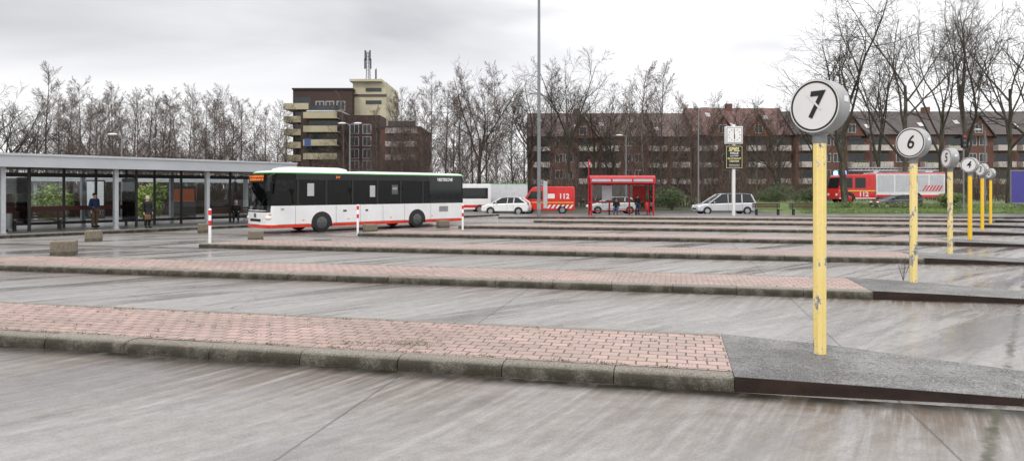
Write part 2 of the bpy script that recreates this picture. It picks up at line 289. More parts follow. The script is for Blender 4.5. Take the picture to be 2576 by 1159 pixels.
# ---------------------------------------------------------------- islands and number posts
rng=random.Random(7); W=2.25
PR=[V3((2.315,7.234,0)),V3((6.94,13.36,0)),V3((11.75,19.8,0)),V3((16.55,26.0,0)),V3((21.4,32.3,0)),V3((26.2,38.6,0)),V3((31,44.6,0))]
LEN=[22.,23.4,23.9,24.2,25.,25.5,25.7]
ILAB=['wide kerbed brick bus island in the foreground, under post 7','kerbed brick bus island under the peeling post 6','kerbed brick bus island under the flaking post 5','kerbed brick bus island under the orange yellow post 4',
 'thin kerbed brick bus island under post 3','distant kerbed brick bus island under the farthest post','farthest kerbed brick bus island before the road']
for i,(pr,L) in enumerate(zip(PR,LEN)):
    r=thing('bus_island',ILAB[i],'traffic island',pr,-AI,'brick islands between the bus bays','structure')
    SL=.49*W
    m=MB(); m.add([(0,.285,.144),(0,W-.13,.144),(-L+SL-.05,W-.13,.144),(-L+.28,.285,.144)],[(0,1,2,3)]); m.obj('paving',M['pav'],r)
    m=MB(); prof=[(0,-.02),(0,.05),(.006,.085),(.022,.115),(.05,.137),(.10,.149),(.16,.152),(.28,.147),(.28,-.02)]; x=0
    while x>-L+.2:
        e=max(x-1.25,-L); dy=rng.uniform(-.010,.010); dz=rng.uniform(-.008,.004)
        m.prism([(y+dy,z+dz) for y,z in prof],x-.005,e+.005,'x'); x-=1.25
    m.obj('kerb',M['kerb'],r,True)
    m=MB(); x=0
    while x>-L+SL+.1:
        e=max(x-1.25,-L+SL); m.box(e+.006,x-.006,W-.127,W,-.02,.149); x-=1.25
    m.obj('kerb',M['kerb'],r,False,.012)
    m=MB(); m.prism([(-L,.285),(-L+.27,.285),(-L+SL,W-.13),(-L+SL-.27,W-.13)],-.02,.152,'z'); m.obj('kerb_end',M['kerb'],r,False,.02)
    RL=4.6
    m=MB(); m.add([(.003,.02,.152),(.003,W,.152),(RL,1.0,.0),(RL,.28,.0),(.003,.02,-.02),(.003,W,-.02),(RL,1.0,-.02),(RL,.28,-.02),(1.3,.09,.118),(1.3,W-.25,.122)],
      [(0,8,9,1),(8,3,2,9),(0,4,7,3,8),(1,9,2,6,5),(4,5,1,0)])
    m.obj('asphalt_ramp',M['ramp'],r)
    m=MB(); m.add([(.003,0,.156),(.003,.018,.156),(RL,.27,.006),(RL,.25,.006),(.003,0,-.02),(.003,.018,-.02),(RL,.27,-.02),(RL,.25,-.02),(1.3,.068,.121),(1.3,.088,.121)],
      [(0,8,9,1),(8,3,2,9),(0,4,7,3,8),(1,9,2,6,5),(4,0,1,5)]); m.obj('steel_edge',M['rust'],r)
PO=[('7',2062,890,54,'y1','tall yellow post with white number 7 disc, nearest of the row'),('6',2298,710,60,'y2','peeling yellow post with number 6 disc'),('5',2390,635,93,'y3','flaking yellow post with number 5 disc turned sideways'),
 ('4',2440,600,54,'y4','clean orange yellow post with number 4 disc'),('3',2471,577,80,'y4','slim yellow post with number 3 disc, second farthest'),('2',2492,558,86,'y4','farthest yellow number post, behind disc 3')]
for n,px,py,al,ym,lab in PO:
    b=G(px,py,.115); a=-R(al); b.z=.10
    r=thing('number_post',lab,'sign post',b,0,'yellow number posts of the bus bays')
    m=MB(); m.tube([(0,0,-.1),(0,0,2.58)],.080,8); m.obj('post',M[ym],r,False,.008)
    m=MB(); m.tube([(0,0,2.56),(0,0,2.72)],.084,12); m.box(-.06,.06,-.1,.1,2.66,2.74,RZ(a)); m.obj('bracket',M['lampgrey'],r,True)
    c=V3((0,0,3.0)); D=RZ(a); Rr=.325 if n in '76' else .31
    m=MB(); hd=.12
    m.tube([D@V3((0,-hd,0))+c,D@V3((0,-hd+.012,0))+c,D@V3((0,hd-.02,0))+c,D@V3((0,hd,0))+c],[Rr-.008,Rr,Rr,Rr-.02],48); m.obj('drum',M['drum'],r,True)
    m=MB(); m.tube([D@V3((0,-hd-.004,0))+c,D@V3((0,-hd-.002,0))+c],Rr-.012,48); m.obj('face',M['face'],r)
    vs=[];fs=[]
    for k in range(48):
        t=2*math.pi*k/48
        for q in (Rr-.048,Rr-.026): vs.append(D@V3((q*math.cos(t),-hd-.008,q*math.sin(t)))+c)
        j=(k+1)%48; fs.append((2*k,2*j,2*j+1,2*k+1))
    MB().add(vs,fs).obj('black_ring',M['ink'],r)
    text(n,.44 if n=='7' else .40,M['ink'],r,D@V3((0,-hd-.009,0))+c,a,'number',off=.010 if n=='7' else .004,shear=.18,sx=.85)
    if n=='7':
        MB().box(-.13,.13,-hd-.0122,-hd-.0114,-.011,.011,TR(*c)@D@TR(.0,0,.05)@Matrix.Rotation(R(48),4,'Y')).obj('sticky_tape',M['face'],r)
    m=MB(); m.box(Rr-.01,Rr+.004,-.03,.05,.03,.10,TR(*c)@D); m.obj('maker_plate',M['white'],r)
# weeds in the joints
m=MB(); rw=random.Random(3)
for i in (0,1,2):
    Mx=TR(*PR[i])@RZ(-AI)
    for k in range((420,260,140)[i]):
        x=-rw.random()**.75*(13 if i==0 else 22); y=rw.choice([.3,.31,.34,W-.14,W-.18]+[rw.uniform(.3,W-.2)]*4)
        for q in range(rw.randint(3,9)):
            a=rw.uniform(0,6.28); h=rw.uniform(.01,.03)*(2. if rw.random()<.08 else 1); p=V3((x+rw.gauss(0,.03),y+rw.gauss(0,.012),.143))
            t=p+V3((math.cos(a)*h*.9,math.sin(a)*h*.9,h)); s=V3((-math.sin(a),math.cos(a),0))*.004
            m.add([p-s,p+s,t],[(0,1,2)],Mx)
    for k in range(60):
        x=rw.uniform(2.6,4.8); y=.02+.05*x+rw.gauss(0,.05)
        for q in range(4):
            a=rw.uniform(0,6.28); h=rw.uniform(.02,.07); p=V3((x,y,.0+max(0,.15*(1-x/4.6)) if y>.055*x else 0.)); t=p+V3((math.cos(a)*h*.6,math.sin(a)*h*.6,h)); s=V3((-math.sin(a),math.cos(a),0))*.004
            m.add([p-s,p+s,t],[(0,1,2)],Mx)
Mx=TR(*PR[0])@RZ(-AI)
for cx,cy,nn in ((-3.9,.75,170),(-4.6,.6,70),(-6.9,1.1,25),(-3.0,.35,20)):
    for k in range(nn):
        a=rw.uniform(0,6.28); h=rw.uniform(.02,.06); p=V3((cx+rw.gauss(0,.22),cy+rw.gauss(0,.1),.144)); t=p+V3((math.cos(a)*h*1.5,math.sin(a)*h*1.5,h)); s=V3((-math.sin(a),math.cos(a),0))*.003
        m.add([p-s,p+s,t],[(0,1,2)],Mx)
tag(m.obj('weeds',M['weed'],None,None),'small dry weeds growing in the paving joints of the islands','weeds',None,'stuff')
m=MB(); b=G(2272,706,.12)
for k in range(9):
    a=rw.uniform(0,6.28); q=rw.uniform(.05,.22); m.tube([b,b+V3((math.cos(a)*q*.5,math.sin(a)*q*.5,.25)),b+V3((math.cos(a)*q,math.sin(a)*q,rw.uniform(.35,.6)))],[.005,.004,.002],3)
tag(m.obj('dead_weed',M['twig'],None),'thin dry brown stalks growing beside peeling post 6','plant')
# ---------------------------------------------------------------- striped posts, concrete blocks
for px,py,h,lab in ((528,611,1.26,'white post with red bands on the third island tip, leftmost of three'),(900,585,1.28,'white post with red bands in front of the bus rear half'),(1164,573,1.2,'white post with red bands at the rear corner of the bus')):
    r=thing('marker_post',lab,'bollard',G(px,py,.15),0,'white and red marker posts on island tips')
    MB().tube([(0,0,-.1),(0,0,h-.02),(0,0,h)],[.052,.052,.035],14).obj('post',M['white'],r,True)
    for z0,z1 in ((h-.24,h-.06),(h-.62,h-.44)): MB().tube([(0,0,z0),(0,0,z1)],.055,14).obj('red_band',M['red'],r,True)
for px,py,w,h,lab in ((144,644,.68,.47,'large rough concrete block at far left beside the near island'),(225,608,.58,.45,'rough concrete block before the standing man in navy'),(507,586,.58,.44,'rough concrete block before the canopy, just left of the bus'),
    (636,607,.60,.42,'rough concrete block beneath the front of the bus'),(928,585,.6,.40,'rough concrete block beside the middle of the bus'),(1113,573,.6,.40,'rough concrete block beside the bus rear wheel')):
    b=G(px,py); m=MB(); m.box(-w/2,w/2,-w/2,w/2,-.03,h); o=m.obj('concrete_block',M['block'],None,False,.035); o.location=b+V3((0,w/2,0)); o.rotation_euler=(R(rng.uniform(-1.5,1.5)),R(rng.uniform(-1.5,1.5)),R(rng.uniform(-6,6)+24))
    tag(o,lab,'concrete block','rough concrete blocks along the bay ends')
# ---------------------------------------------------------------- wheels
def wheel(parent,x,y,r,w,rimm,side=-1):
    o=thing('wheel',None,None,(x,y,r)); o.parent=parent
    a=w/2
    m=MB(); m.tube([(0,-a,0),(0,-a+.02,0),(0,a-.02,0),(0,a,0)],[r*.90,r,r,r*.90],24); m.obj('tyre',M['rubber'],o,True)
    m=MB(); m.tube([(0,side*(a+.012),0),(0,side*(a-.02),0)],[r*.58,r*.66],20)
    for k in range(6):
        t=k*1.047; m.box(.12*r,.56*r,-.012,.012,-.05*r,.05*r,TR(0,side*(a+.014),0)@Matrix.Rotation(t,4,'Y'))
    m.tube([(0,side*(a+.03),0),(0,side*a,0)],[r*.16,r*.2],10); m.obj('rim',rimm,o,True); return o
# ---------------------------------------------------------------- bus
BB=V3((.715,.699,0)); BR=math.atan2(.699,.715)
bus=thing('city_bus','white and red city bus with dark windows and lit orange display','bus',V3((-9.35,34.7,0))-BB*2.85,BR)
def ring(z,x0,x1,y0,y1,rf,rb,bow):
    pts=[]; yc=(y0+y1)/2; hw=(y1-y0)/2
    def bo(y): return -bow*(1-((y-yc)/hw)**2)
    for k in range(7):
        a=math.pi+k*math.pi/12; y=y0+rf+rf*math.sin(a); pts.append((x0+rf+rf*math.cos(a)+bo(y),y,z))
    for k in range(5):
        a=1.5*math.pi+k*math.pi/8; pts.append((x1-rb+rb*math.cos(a),y0+rb+rb*math.sin(a),z))
    for k in range(5):
        a=k*math.pi/8; pts.append((x1-rb+rb*math.cos(a),y1-rb+rb*math.sin(a),z))
    for k in range(7):
        a=math.pi/2+k*math.pi/12; y=y1-rf+rf*math.sin(a); pts.append((x0+rf+rf*math.cos(a)+bo(y),y,z))
    for k in range(1,6):
        y=y1-rf-(y1-y0-2*rf)*k/6; pts.append((x0+bo(y),y,z))
    return pts
BL=11.95;BWd=2.55
def br(z,i=0.,o=0.):
    fx=0 if z<1.1 else (z-1.1)*.13
    return ring(z,fx+i-o,BL-i*.8+o,i-o,BWd-i+o,.32,.12,.13)
MB().loft([br(.27,.02),br(.30),br(.43)],False,True).obj('skirt',M['busred'],bus,True)
MB().loft([br(.43),br(.8),br(1.1),br(1.33)]).obj('lower_body',M['buswhite'],bus,True)
MB().loft([br(1.33,.006),br(2.0,.012),br(2.5,.02),br(2.89,.03)]).obj('window_band',M['busglass'],bus,True)
MB().loft([br(2.89,.02),br(2.94,.03),br(2.99,.09),br(3.02,.2),br(3.04,.45)],True).obj('roof',M['buswhite'],bus,True)
MB().loft([br(2.895,.0),br(2.94,.004)]).obj('green_stripe',M['green'],bus,True)
MB().box(.3,BL-.2,.1,BWd-.1,1.0,1.02).obj('floor',M['dark'],bus); MB().box(.35,BL-.2,.1,BWd-.1,2.86,2.88).obj('ceiling',M['dark'],bus)
MB().box(9.9,11.7,.15,BWd-.15,1.03,2.84).obj('engine_tower',M['dark'],bus)
def frontband(z):
    q=br(z,-.004); return q[21:24]+q[24:29]+q[0:4]
qa=[frontband(1.02),frontband(1.18),frontband(1.335)]; nn=len(qa[0])
MB().add([p for r_ in qa for p in r_],[(i*nn+k,i*nn+k+1,(i+1)*nn+k+1,(i+1)*nn+k) for i in range(2) for k in range(nn-1)]).obj('windscreen_base',M['carglass'],bus,True)
m=MB()
for x in (1.42,2.95,4.45,5.95,7.45,8.95): m.box(x-.05,x+.05,-.003,.05,1.335,2.88)
m.box(1.3,11.72,-.004,.04,2.58,2.888); m.obj('window_pillars',M['black'],bus)
m=MB(); m.box(9.4,11.76,-.005,.03,1.335,2.888); m.obj('rear_side_panel',M['carglass'],bus)
m=MB()
for x in (1.42,2.95,4.45,5.95,7.45,8.95): m.box(x-.05,x+.05,BWd-.05,BWd+.003,1.335,2.88)
m.box(1.3,11.72,BWd-.04,BWd+.004,2.58,2.888); m.obj('window_pillars',M['black'],bus)
sm=MB(); sm.box(0,.45,-.22,.22,0,.12); sm.box(.36,.48,-.22,.22,.1,.75); sme=sm.mesh('seat',M['seat'])
for x in (2.6,3.5,4.6,5.5,6.4,7.3,8.2,9.1):
    for y in (.36,.84,1.72,2.2): inst('seat',sme,bus,(x,y,1.35 if x>7 else 1.2))
m=MB(); m.box(.75,1.25,.3,1.1,1.03,1.5); m.tube([(.42,.72,1.45),(.55,.72,1.75)],.03,8); m.box(.15,.6,.15,2.4,1.03,1.42); m.obj('dashboard',M['dark'],bus)
MB().box(2.28,2.32,.12,1.4,1.03,2.5).obj('driver_partition',M['dark'],bus)
for x,y in ((2.6,.9),(4.1,1.0),(6.0,1.6)): MB().tube([(x,y,1.0),(x,y,2.7)],.018,6).obj('grab_pole',M['yel'],bus,True)
for x,z,w,h,mt in ((2.09,2.1,.36,.62,'shutter'),(5.64,2.02,.32,.60,'shutter'),(7.05,2.1,.40,.5,'dgrey'),(7.05,2.16,.3,.12,'metal')):
    MB().box(x-w/2,x+w/2,-.016 if mt!='dgrey' else -.012,-.004,z-h/2,z+h/2).obj('poster',M[mt],bus)
for x,zz in ((2.7,1.03),(8.55,1.03)):
    for y0,y1,sd in ((-.006,.03,-1),(BWd-.03,BWd+.006,1)):
        pts=[(x+.57*math.cos(t*math.pi/14),.45+.57*math.sin(t*math.pi/14)) for t in range(15)]+[(x-.57,.262),(x+.57,.262)]
        MB().prism(pts,y0,y1,'y').obj('wheel_arch',M['black'],bus)
        wheel(bus,x,.13 if sd<0 else BWd-.13,.47,.29,M['rim'],sd)
m=MB(); m.box(.02,.45,.22,2.33,2.44,2.86); m.box(-.06,.44,.5,2.05,2.441,2.859); m.obj('destination_display',M['black'],bus)
text('217 GE-BUER RATHAUS\nZOB BUER ALB SET AB',.155,M['led'],bus,(-.075,1.275,2.655),R(-90),'display_lettering',off=.001,sx=.95)
m=MB(); m.box(3.35,3.85,-.012,-.003,2.62,2.82); m.obj('side_display',M['black'],bus)
text('217',.15,M['led'],bus,(3.6,-.016,2.72),0,'display_lettering',off=.002)
text('VESTISCHE',.235,M['white'],bus,(10.5,-.010,2.66),0,'company_lettering',off=.008,shear=.25)
for y in (.30,2.25):
    s=-1 if y<1 else 1
    m=MB(); m.sphere((.08,y,.76),(.17,.25,.13),12,8); m.obj('headlight',M['lamp'],bus,True)
    m=MB(); m.sphere((.12,y+s*.14,.92),(.12,.10,.06),10,6); m.obj('indicator_lamp',M['amber'],bus,True)
m=MB(); m.box(-.155,.1,.85,1.7,.44,.56); m.obj('number_plate',M['white'],bus)
m=MB(); m.box(-.145,.1,.75,1.8,.58,.70); m.obj('grille',M['black'],bus)
m=MB(); tt=[(-.15,1.275+.1*math.cos(k*.5236),.87+.1*math.sin(k*.5236)) for k in range(13)]; m.tube(tt,.016,5,False)
for k in range(3):
    a=R(90+120*k); m.tube([(-.15,1.275,.87),(-.15,1.275+.1*math.cos(a),.87+.1*math.sin(a))],.014,5)
m.obj('emblem',M['rim'],bus,True)
for ya,yb in ((.9,.2),(1.9,1.2)): MB().tube([(-.12,ya,1.30),(-.05,yb,1.75)],.014,5).obj('wiper',M['black'],bus)
m=MB(); m.tube([(.25,2.45,2.86),(-.1,2.75,2.84),(-.42,2.86,2.72),(-.46,2.88,2.45)],.035,8); m.box(-.54,-.40,2.74,3.0,1.98,2.48); m.obj('wing_mirror',M['black'],bus,False,.015)
m=MB(); m.tube([(.3,.05,2.84),(.0,-.18,2.80),(-.2,-.24,2.66),(-.2,-.24,2.5)],.03,8); m.box(-.27,-.15,-.36,-.12,2.02,2.5); m.obj('wing_mirror',M['black'],bus,False,.015)
m=MB(); m.loft([ring(3.0,.9,4.6,.45,2.1,.3,.3,0),ring(3.14,1.0,4.5,.5,2.05,.3,.3,0),ring(3.22,1.3,4.2,.7,1.85,.3,.3,0)],True); m.obj('air_conditioner',M['buswhite'],bus,True)
m=MB(); m.box(5.2,10.5,.55,2.0,3.02,3.07); m.obj('roof_duct',M['shutter'],bus,False,.02)
for k in range(7): MB().box(10.1,10.75,-.012,.0,.86+k*.045,.885+k*.045).obj('vent_slat',M['rim'],bus)
m=MB()
for x in (1.3,3.5,4.9,6.3,7.7,9.5): m.box(x-.006,x+.006,-.003,.0,.3,1.31)
for x0,x1 in ((.4,2.05),(3.35,7.85),(9.25,11.7)): m.box(x0,x1,-.003,0,.435,.445)
m.obj('panel_gaps',M['rim'],bus)
for x in (1.7,4.2,6.8,9.6): MB().box(x-.06,x+.06,-.012,.0,.60,.64).obj('side_marker',M['amber'],bus)
for x,w in ((4.0,.2),(5.3,.16)): MB().box(x-w/2,x+w/2,-.008,.0,.98,1.08).obj('sticker',M['dgrey'],bus)
text('298',.11,M['ink'],bus,(.62,-.006,1.16),0,'fleet_number')
BM=TR(*bus.location)@RZ(BR)
person('bus driver in dark clothes sitting behind the windscreen',BM@V3((1.0,.72,.98)),BR+R(-90),M['navy'],M['blackc'],M['dhair'],True)
# ---------------------------------------------------------------- cars
def car(label,paint,loc,yaw,L=4.4,H=1.55,Wd=1.76,hood=1.0,ws=.95,tail=.25,group='cars on the road behind the bus bays',belt=.98):
    r=thing('parked_car',label,'car',loc,yaw,group); a=-L/2; b=L/2; hw=Wd/2
    body=[(a+.05,.26),(a,.42),(a+.02,.62),(a+.14,.76),(a+hood*.6,.90),(a+hood,belt-.04),(0,belt),(b-.25,belt+.04),(b-.05,belt-.02),(b,.7),(b-.02,.40),(b-.12,.27)]
    m=MB(); m.prism(body,-hw,hw,'y'); m.obj('body',paint,r,False,.11,4)
    gh=[(a+hood-.12,belt-.06),(a+hood+ws-.12,H-.06),(a+hood+ws+.3,H-.005),(b-1.0,H),(b-tail-.25,H-.06),(b-.10,belt-.02)]
    def hwz(z): return hw-.055-(z-belt)*.30
    def side(s,pts,d=0): return [(x,s*(hwz(z)+d),z) for x,z in pts]
    n=len(gh); m=MB(); m.add(side(-1,gh)+side(1,gh),[tuple(range(n)),tuple(range(2*n-1,n-1,-1))]+[(i,i+n,(i+1)%n+n,(i+1)%n) for i in range(n)]); m.obj('windows',M['carglass'],r,False,.03)
    m=MB(); top=[gh[1],gh[2],gh[3],gh[4]]; lo=side(-1,top,.006); hi=side(1,top,.006); up=[(x,y,z+.022) for x,y,z in lo+hi]
    m.add(lo+hi+up,[(8,9,13,12),(9,10,14,13),(10,11,15,14),(0,1,9,8),(1,2,10,9),(2,3,11,10),(4,12,13,5),(5,13,14,6),(6,14,15,7),(0,8,12,4),(3,7,15,11)]); m.obj('roof',paint,r,True)
    m=MB()
    for s in (-1,1):
        for p,q,w in ((gh[0],gh[1],.04),((a+hood+ws+.42,belt),(a+hood+ws+.46,H-.05),.03),((b-1.25,belt),(b-1.2,H-.05),.045),(gh[5],gh[4],.065)):
            m.tube(side(s,[p,q],.0),w,6)
    m.obj('pillars',paint,r,True)
    for x in (a+.82,b-.82):
        for s in (-1,1):
            pts=[(x+.36*math.cos(t*math.pi/10),.33+.36*math.sin(t*math.pi/10)) for t in range(11)]+[(x-.36,.255),(x+.36,.255)]
            MB().prism(pts,s*(hw-.05),s*(hw+.004),'y').obj('wheel_arch',M['black'],r); wheel(r,x,s*(hw-.085),.315,.2,M['alu'],s)
    for s in (-1,1):
        MB().sphere((a+.16,s*(hw-.26),.70),(.17,.2,.085),10,6).obj('headlight',M['lamp'],r,True)
        MB().sphere((b-.06,s*(hw-.14),.92),(.09,.11,.17),8,6).obj('tail_light',M['rlens'],r,True)
        MB().sphere((a+hood+.35,s*(hw+.08),belt+.06),(.06,.11,.075),8,6).obj('wing_mirror',paint,r,True)
        for x in (a+hood+ws+.15,b-1.45): MB().box(x,x+.16,s*hw-.012,s*hw+.012,belt-.14,belt-.11).obj('door_handle',paint,r)
    MB().box(a-.015,a+.1,-.45,.45,.42,.56).obj('grille',M['black'],r); MB().box(a-.02,a+.05,-.26,.26,.34,.42).obj('number_plate',M['white'],r)
    MB().box(a+.3,b-.3,-hw-.003,hw+.003,.245,.30).obj('sill',M['black'],r)
    m=MB()
    for x in (a+hood+.15,a+hood+ws+.42,b-1.25): m.box(x-.006,x+.006,-hw-.002,hw+.002,.36,belt-.05)
    m.obj('door_gaps',M['black'],r)
    return r
car('silver estate car with long windows standing near the clock column',M['silver'],V3((18.0,59.2,0)),R(3),5.05,1.76,1.84,1.05,1.15,.15)
car('white hatchback in front of the red emergency van',M['white'],V3((-.45,58.2,0)),R(-12),4.0,1.46,1.74,.95,.85,.5)
car('white car half hidden behind the red bus shelter',M['white'],V3((8.7,60.5,0)),R(2),4.4,1.45,1.76,1.1,.9,.5)
car('dark grey car in front of the fire engine, behind the hedge',M['dgrey'],V3((34.9,63.3,.262)),R(0),4.1,1.36,1.7,1.1,.95,.3)
def van(name,label,cat,paint,loc,yaw,L,H,kind):
    r=thing(name,label,cat,loc,yaw); a=-L/2;b=L/2;hw=.98
    m=MB(); m.prism([(a+.02,.32),(a,.7),(a+.05,1.02),(a+.62,1.30),(a+1.15,H-.24),(a+1.4,H-.05),(a+1.8,H),(b-.1,H),(b,H-.15),(b,.4),(b-.06,.32)],-hw,hw,'y'); m.obj('body',paint,r,False,.1,4)
    gl=[(a+.82,1.34),(a+1.18,H-.40),(a+2.15,H-.40),(a+2.15,1.26)]
    for s in (-1,1):
        MB().prism(gl,s*(hw-.02),s*(hw+.004),'y').obj('side_window',M['carglass'],r)
        for x in (a+.95,b-1.05):
            pts=[(x+.42*math.cos(t*math.pi/10),.36+.42*math.sin(t*math.pi/10)) for t in range(11)]+[(x-.42,.315),(x+.42,.315)]
            MB().prism(pts,s*(hw-.05),s*(hw+.004),'y').obj('wheel_arch',M['black'],r); wheel(r,x,s*(hw-.1),.345,.22,M['metal'],s)
        MB().sphere((a+.12,s*(hw-.22),.86),(.14,.16,.16),8,6).obj('headlight',M['lamp'],r,True)
        MB().box(a+.95,a+1.1,s*(hw+.2)-.09,s*(hw+.2)+.09,1.30,1.6).obj('wing_mirror',M['black'],r,False,.02)
        MB().box(b-.02,b+.01,s*(hw-.12)-.07,s*(hw-.12)+.07,.8,1.3).obj('tail_light',M['rlens'],r)
    MB().add([(a+.66,-.82,1.37),(a+.66,.82,1.37),(a+1.14,.76,H-.27),(a+1.14,-.76,H-.27)],[(0,1,2,3)],TR(-.025,0,.015)).obj('windscreen',M['carglass'],r)
    MB().box(a-.03,a+.12,-.9,.9,.34,.58).obj('bumper',M['black'],r,False,.03)
    if kind=='fire':
        m=MB()
        for k in range(6):
            x=a+2.5+k*.38; m.add([(x,-hw-.006,.50),(x+.19,-hw-.006,.50),(x+.41,-hw-.006,.82),(x+.22,-hw-.006,.82)],[(0,1,2,3)])
        m.obj('hatched_stripe',M['white'],r)
        MB().box(a+.75,b-.1,-hw-.004,-hw+.01,.98,1.04).obj('reflex_stripe',M['yel'],r)
        MB().box(a+2.6,a+3.2,-hw-.004,-hw+.01,1.35,1.75).obj('crest',M['white'],r)
        text('112',.60,M['white'],r,(b-.9,-hw-.008,1.52),0,'emergency_number',off=.02)
        MB().box(a+1.9,a+2.2,-.6,.6,H-.01,H+.14).obj('beacon',M['bluew'],r,False,.04)
    else:
        m=MB(); m.box(a+2.5,b-.3,-hw-.004,-hw+.01,1.3,H-.35); m.obj('passenger_window',M['carglass'],r)
        m=MB(); m.box(a+.5,b-.03,-hw-.004,-hw+.01,.5,.75); m.obj('red_stripe',M['red'],r)
        MB().box(b-.01,b+.006,-.8,.8,1.3,H-.35).obj('rear_window',M['carglass'],r)
    return r
van('emergency_van','red emergency van marked 112 beside the tall mast','van',M['red'],V3((3.0,60.4,0)),R(-6),4.9,2.36,'fire')
van('minibus','white minibus with red stripe behind the bus rear end','minibus',M['white'],V3((-4.6,62.5,0)),R(12),5.2,2.6,'mini')
r=thing('box_trailer','plain white box trailer behind the white hatchback','trailer',(-.55,66,0),0)
MB().box(-2.1,2.0,-1.1,1.1,.75,2.62).obj('box_body',M['poster'],r,False,.03); MB().box(-2.12,2.02,-1.12,1.12,2.62,2.67).obj('roof_edge',M['green'],r)
MB().box(-2.,1.9,-.9,.9,.55,.745).obj('chassis',M['dark'],r)
for x in (-1.4,1.4): wheel(r,x,-.9,.36,.22,M['rim'])
# fire engine
fe=thing('fire_engine','red and white fire engine marked 112 with flashing blue light','fire engine',(35.9,66.9,.755),0)
a=-5.1
m=MB(); m.prism([(a+.04,.42),(a,.9),(a+.05,1.35),(a+.28,2.55),(a+.5,2.78),(a+3.55,2.82),(a+3.55,.42)],-1.22,1.22,'y'); m.obj('cab',M['red'],fe,False,.1,3)
m=MB(); m.box(-1.5,5.0,-1.22,1.22,.62,2.98); m.obj('equipment_body',M['white'],fe,False,.04)
for x0,x1 in ((-1.38,.15),(.3,1.85),(2.0,3.4),(3.55,4.85)):
    m=MB(); m.box(x0,x1,-1.235,-1.2,1.16,2.75)
    for k in range(15): m.box(x0,x1,-1.243,-1.234,1.18+k*.104,1.25+k*.104)
    m.obj('roller_shutter',M['shutter2'],fe)
MB().box(-1.48,4.98,-1.226,-1.2,2.84,2.96).obj('red_top_band',M['red'],fe); MB().box(-1.48,4.98,-1.2255,-1.2,.64,.86).obj('red_sill',M['red'],fe)
for k in range(6):
    x=3.3+k*.3; MB().add([(x-.5,-1.246,1.2),(x-.36,-1.246,1.2),(x+.0,-1.246,1.75),(x-.14,-1.246,1.75)],[(0,1,2,3)]).obj('hatched_stripe',M['red'],fe)
for pts in ([(a+.42,1.52),(a+.58,2.45),(a+1.35,2.48),(a+1.35,1.5)],[(a+1.6,1.5),(a+1.6,2.48),(a+2.6,2.48),(a+2.6,1.5)]): MB().prism(pts,-1.228,-1.2,'y').obj('side_window',M['carglass'],fe)
MB().add([(a+.06,-1.05,1.5),(a+.06,1.05,1.5),(a+.27,1.05,2.5),(a+.27,-1.05,2.5)],[(0,1,2,3)],TR(-.025,0,0)).obj('windscreen',M['carglass'],fe)
MB().box(a+.1,-1.56,-1.23,-1.2,1.20,1.28).obj('yellow_stripe',M['yel'],fe); MB().box(a+.1,-1.56,-1.231,-1.2,.48,.58).obj('white_stripe',M['white'],fe)
text('112',.62,M['white'],fe,(a+2.4,-1.235,.90),0,'emergency_number',off=.02)
for x in (a+1.0,.0+2.2):
    pts=[(x+.62*math.cos(t*math.pi/10),.5+.62*math.sin(t*math.pi/10)) for t in range(11)]+[(x-.62,.43),(x+.62,.43)]
    MB().prism(pts,-1.232,-1.1,'y').obj('wheel_arch',M['black'],fe); wheel(fe,x,-1.08,.5,.3,M['red'])
    wheel(fe,x,1.08,.5,.3,M['red'],1)
for y in (-.85,.85):
    MB().tube([(a+.72,y,2.80),(a+.72,y,3.10),(a+.72,y,3.16)],[.20,.19,.12],12).obj('blue_beacon',M['blue'],fe,True)
    MB().box(a-.02,a+.12,y-.2,y+.2,.75,.98).obj('headlight',M['lamp'],fe,False,.03)
MB().box(a+.06,a+.3,-1.5,-1.3,1.7,2.3).obj('wing_mirror',M['black'],fe,False,.03)
m=MB()
for y in (-.35,.35): m.box(-3.4,4.9,y-.05,y+.05,3.14,3.24); m.box(-3.4,4.9,y-.04,y+.04,3.42,3.48)
for k in range(24): m.box(-3.35+k*.35,-3.3+k*.35,-.35,.35,3.16,3.2)
for y in (-.35,.35):
    for k in range(12): m.tube([(-3.3+k*.7,y,3.2),(-2.95+k*.7,y,3.45)],.02,4)
m.box(-1.4,-.9,-.5,.5,2.95,3.16); m.box(3.5,4.2,-.6,.6,2.95,3.16); m.obj('ladder',M['alu'],fe)
# ---------------------------------------------------------------- long canopy
cn=thing('platform_canopy','long flat grey canopy on pale columns over the waiting platform','bus shelter',SO+V3((0,0,.15)),AW)
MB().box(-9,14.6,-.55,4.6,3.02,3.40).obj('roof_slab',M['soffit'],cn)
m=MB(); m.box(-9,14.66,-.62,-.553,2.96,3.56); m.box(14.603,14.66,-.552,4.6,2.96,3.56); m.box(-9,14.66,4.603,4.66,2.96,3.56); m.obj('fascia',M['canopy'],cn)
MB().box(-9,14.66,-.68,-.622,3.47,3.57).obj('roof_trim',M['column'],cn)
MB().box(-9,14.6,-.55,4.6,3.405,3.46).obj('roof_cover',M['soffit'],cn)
cm=MB(); cm.box(-.09,.09,-.12,.12,0,3.015); cm.box(-.13,.13,-.16,.16,0,.03); cme=cm.mesh('column',M['column'])
for x in (-4.7,0,4.7,9.4,14.1): inst('column',cme,cn,(x,0,0)); inst('column',cme,cn,(x,4.2,0))
pm=MB(); pm.box(-.05,.05,-.06,.06,0,3.01); pme=pm.mesh('frame_post',M['dark'])
gm=MB(); gm.box(-.7,.7,-.008,.008,.35,2.55); gme=gm.mesh('glass_panel',M['clear'])
for k in range(16):
    x=-8.6+k*1.5; inst('frame_post',pme,cn,(x,3.0,0))
    if k<15 and k not in (10,): inst('glass_panel',gme,cn,(x+.75,3.0,0))
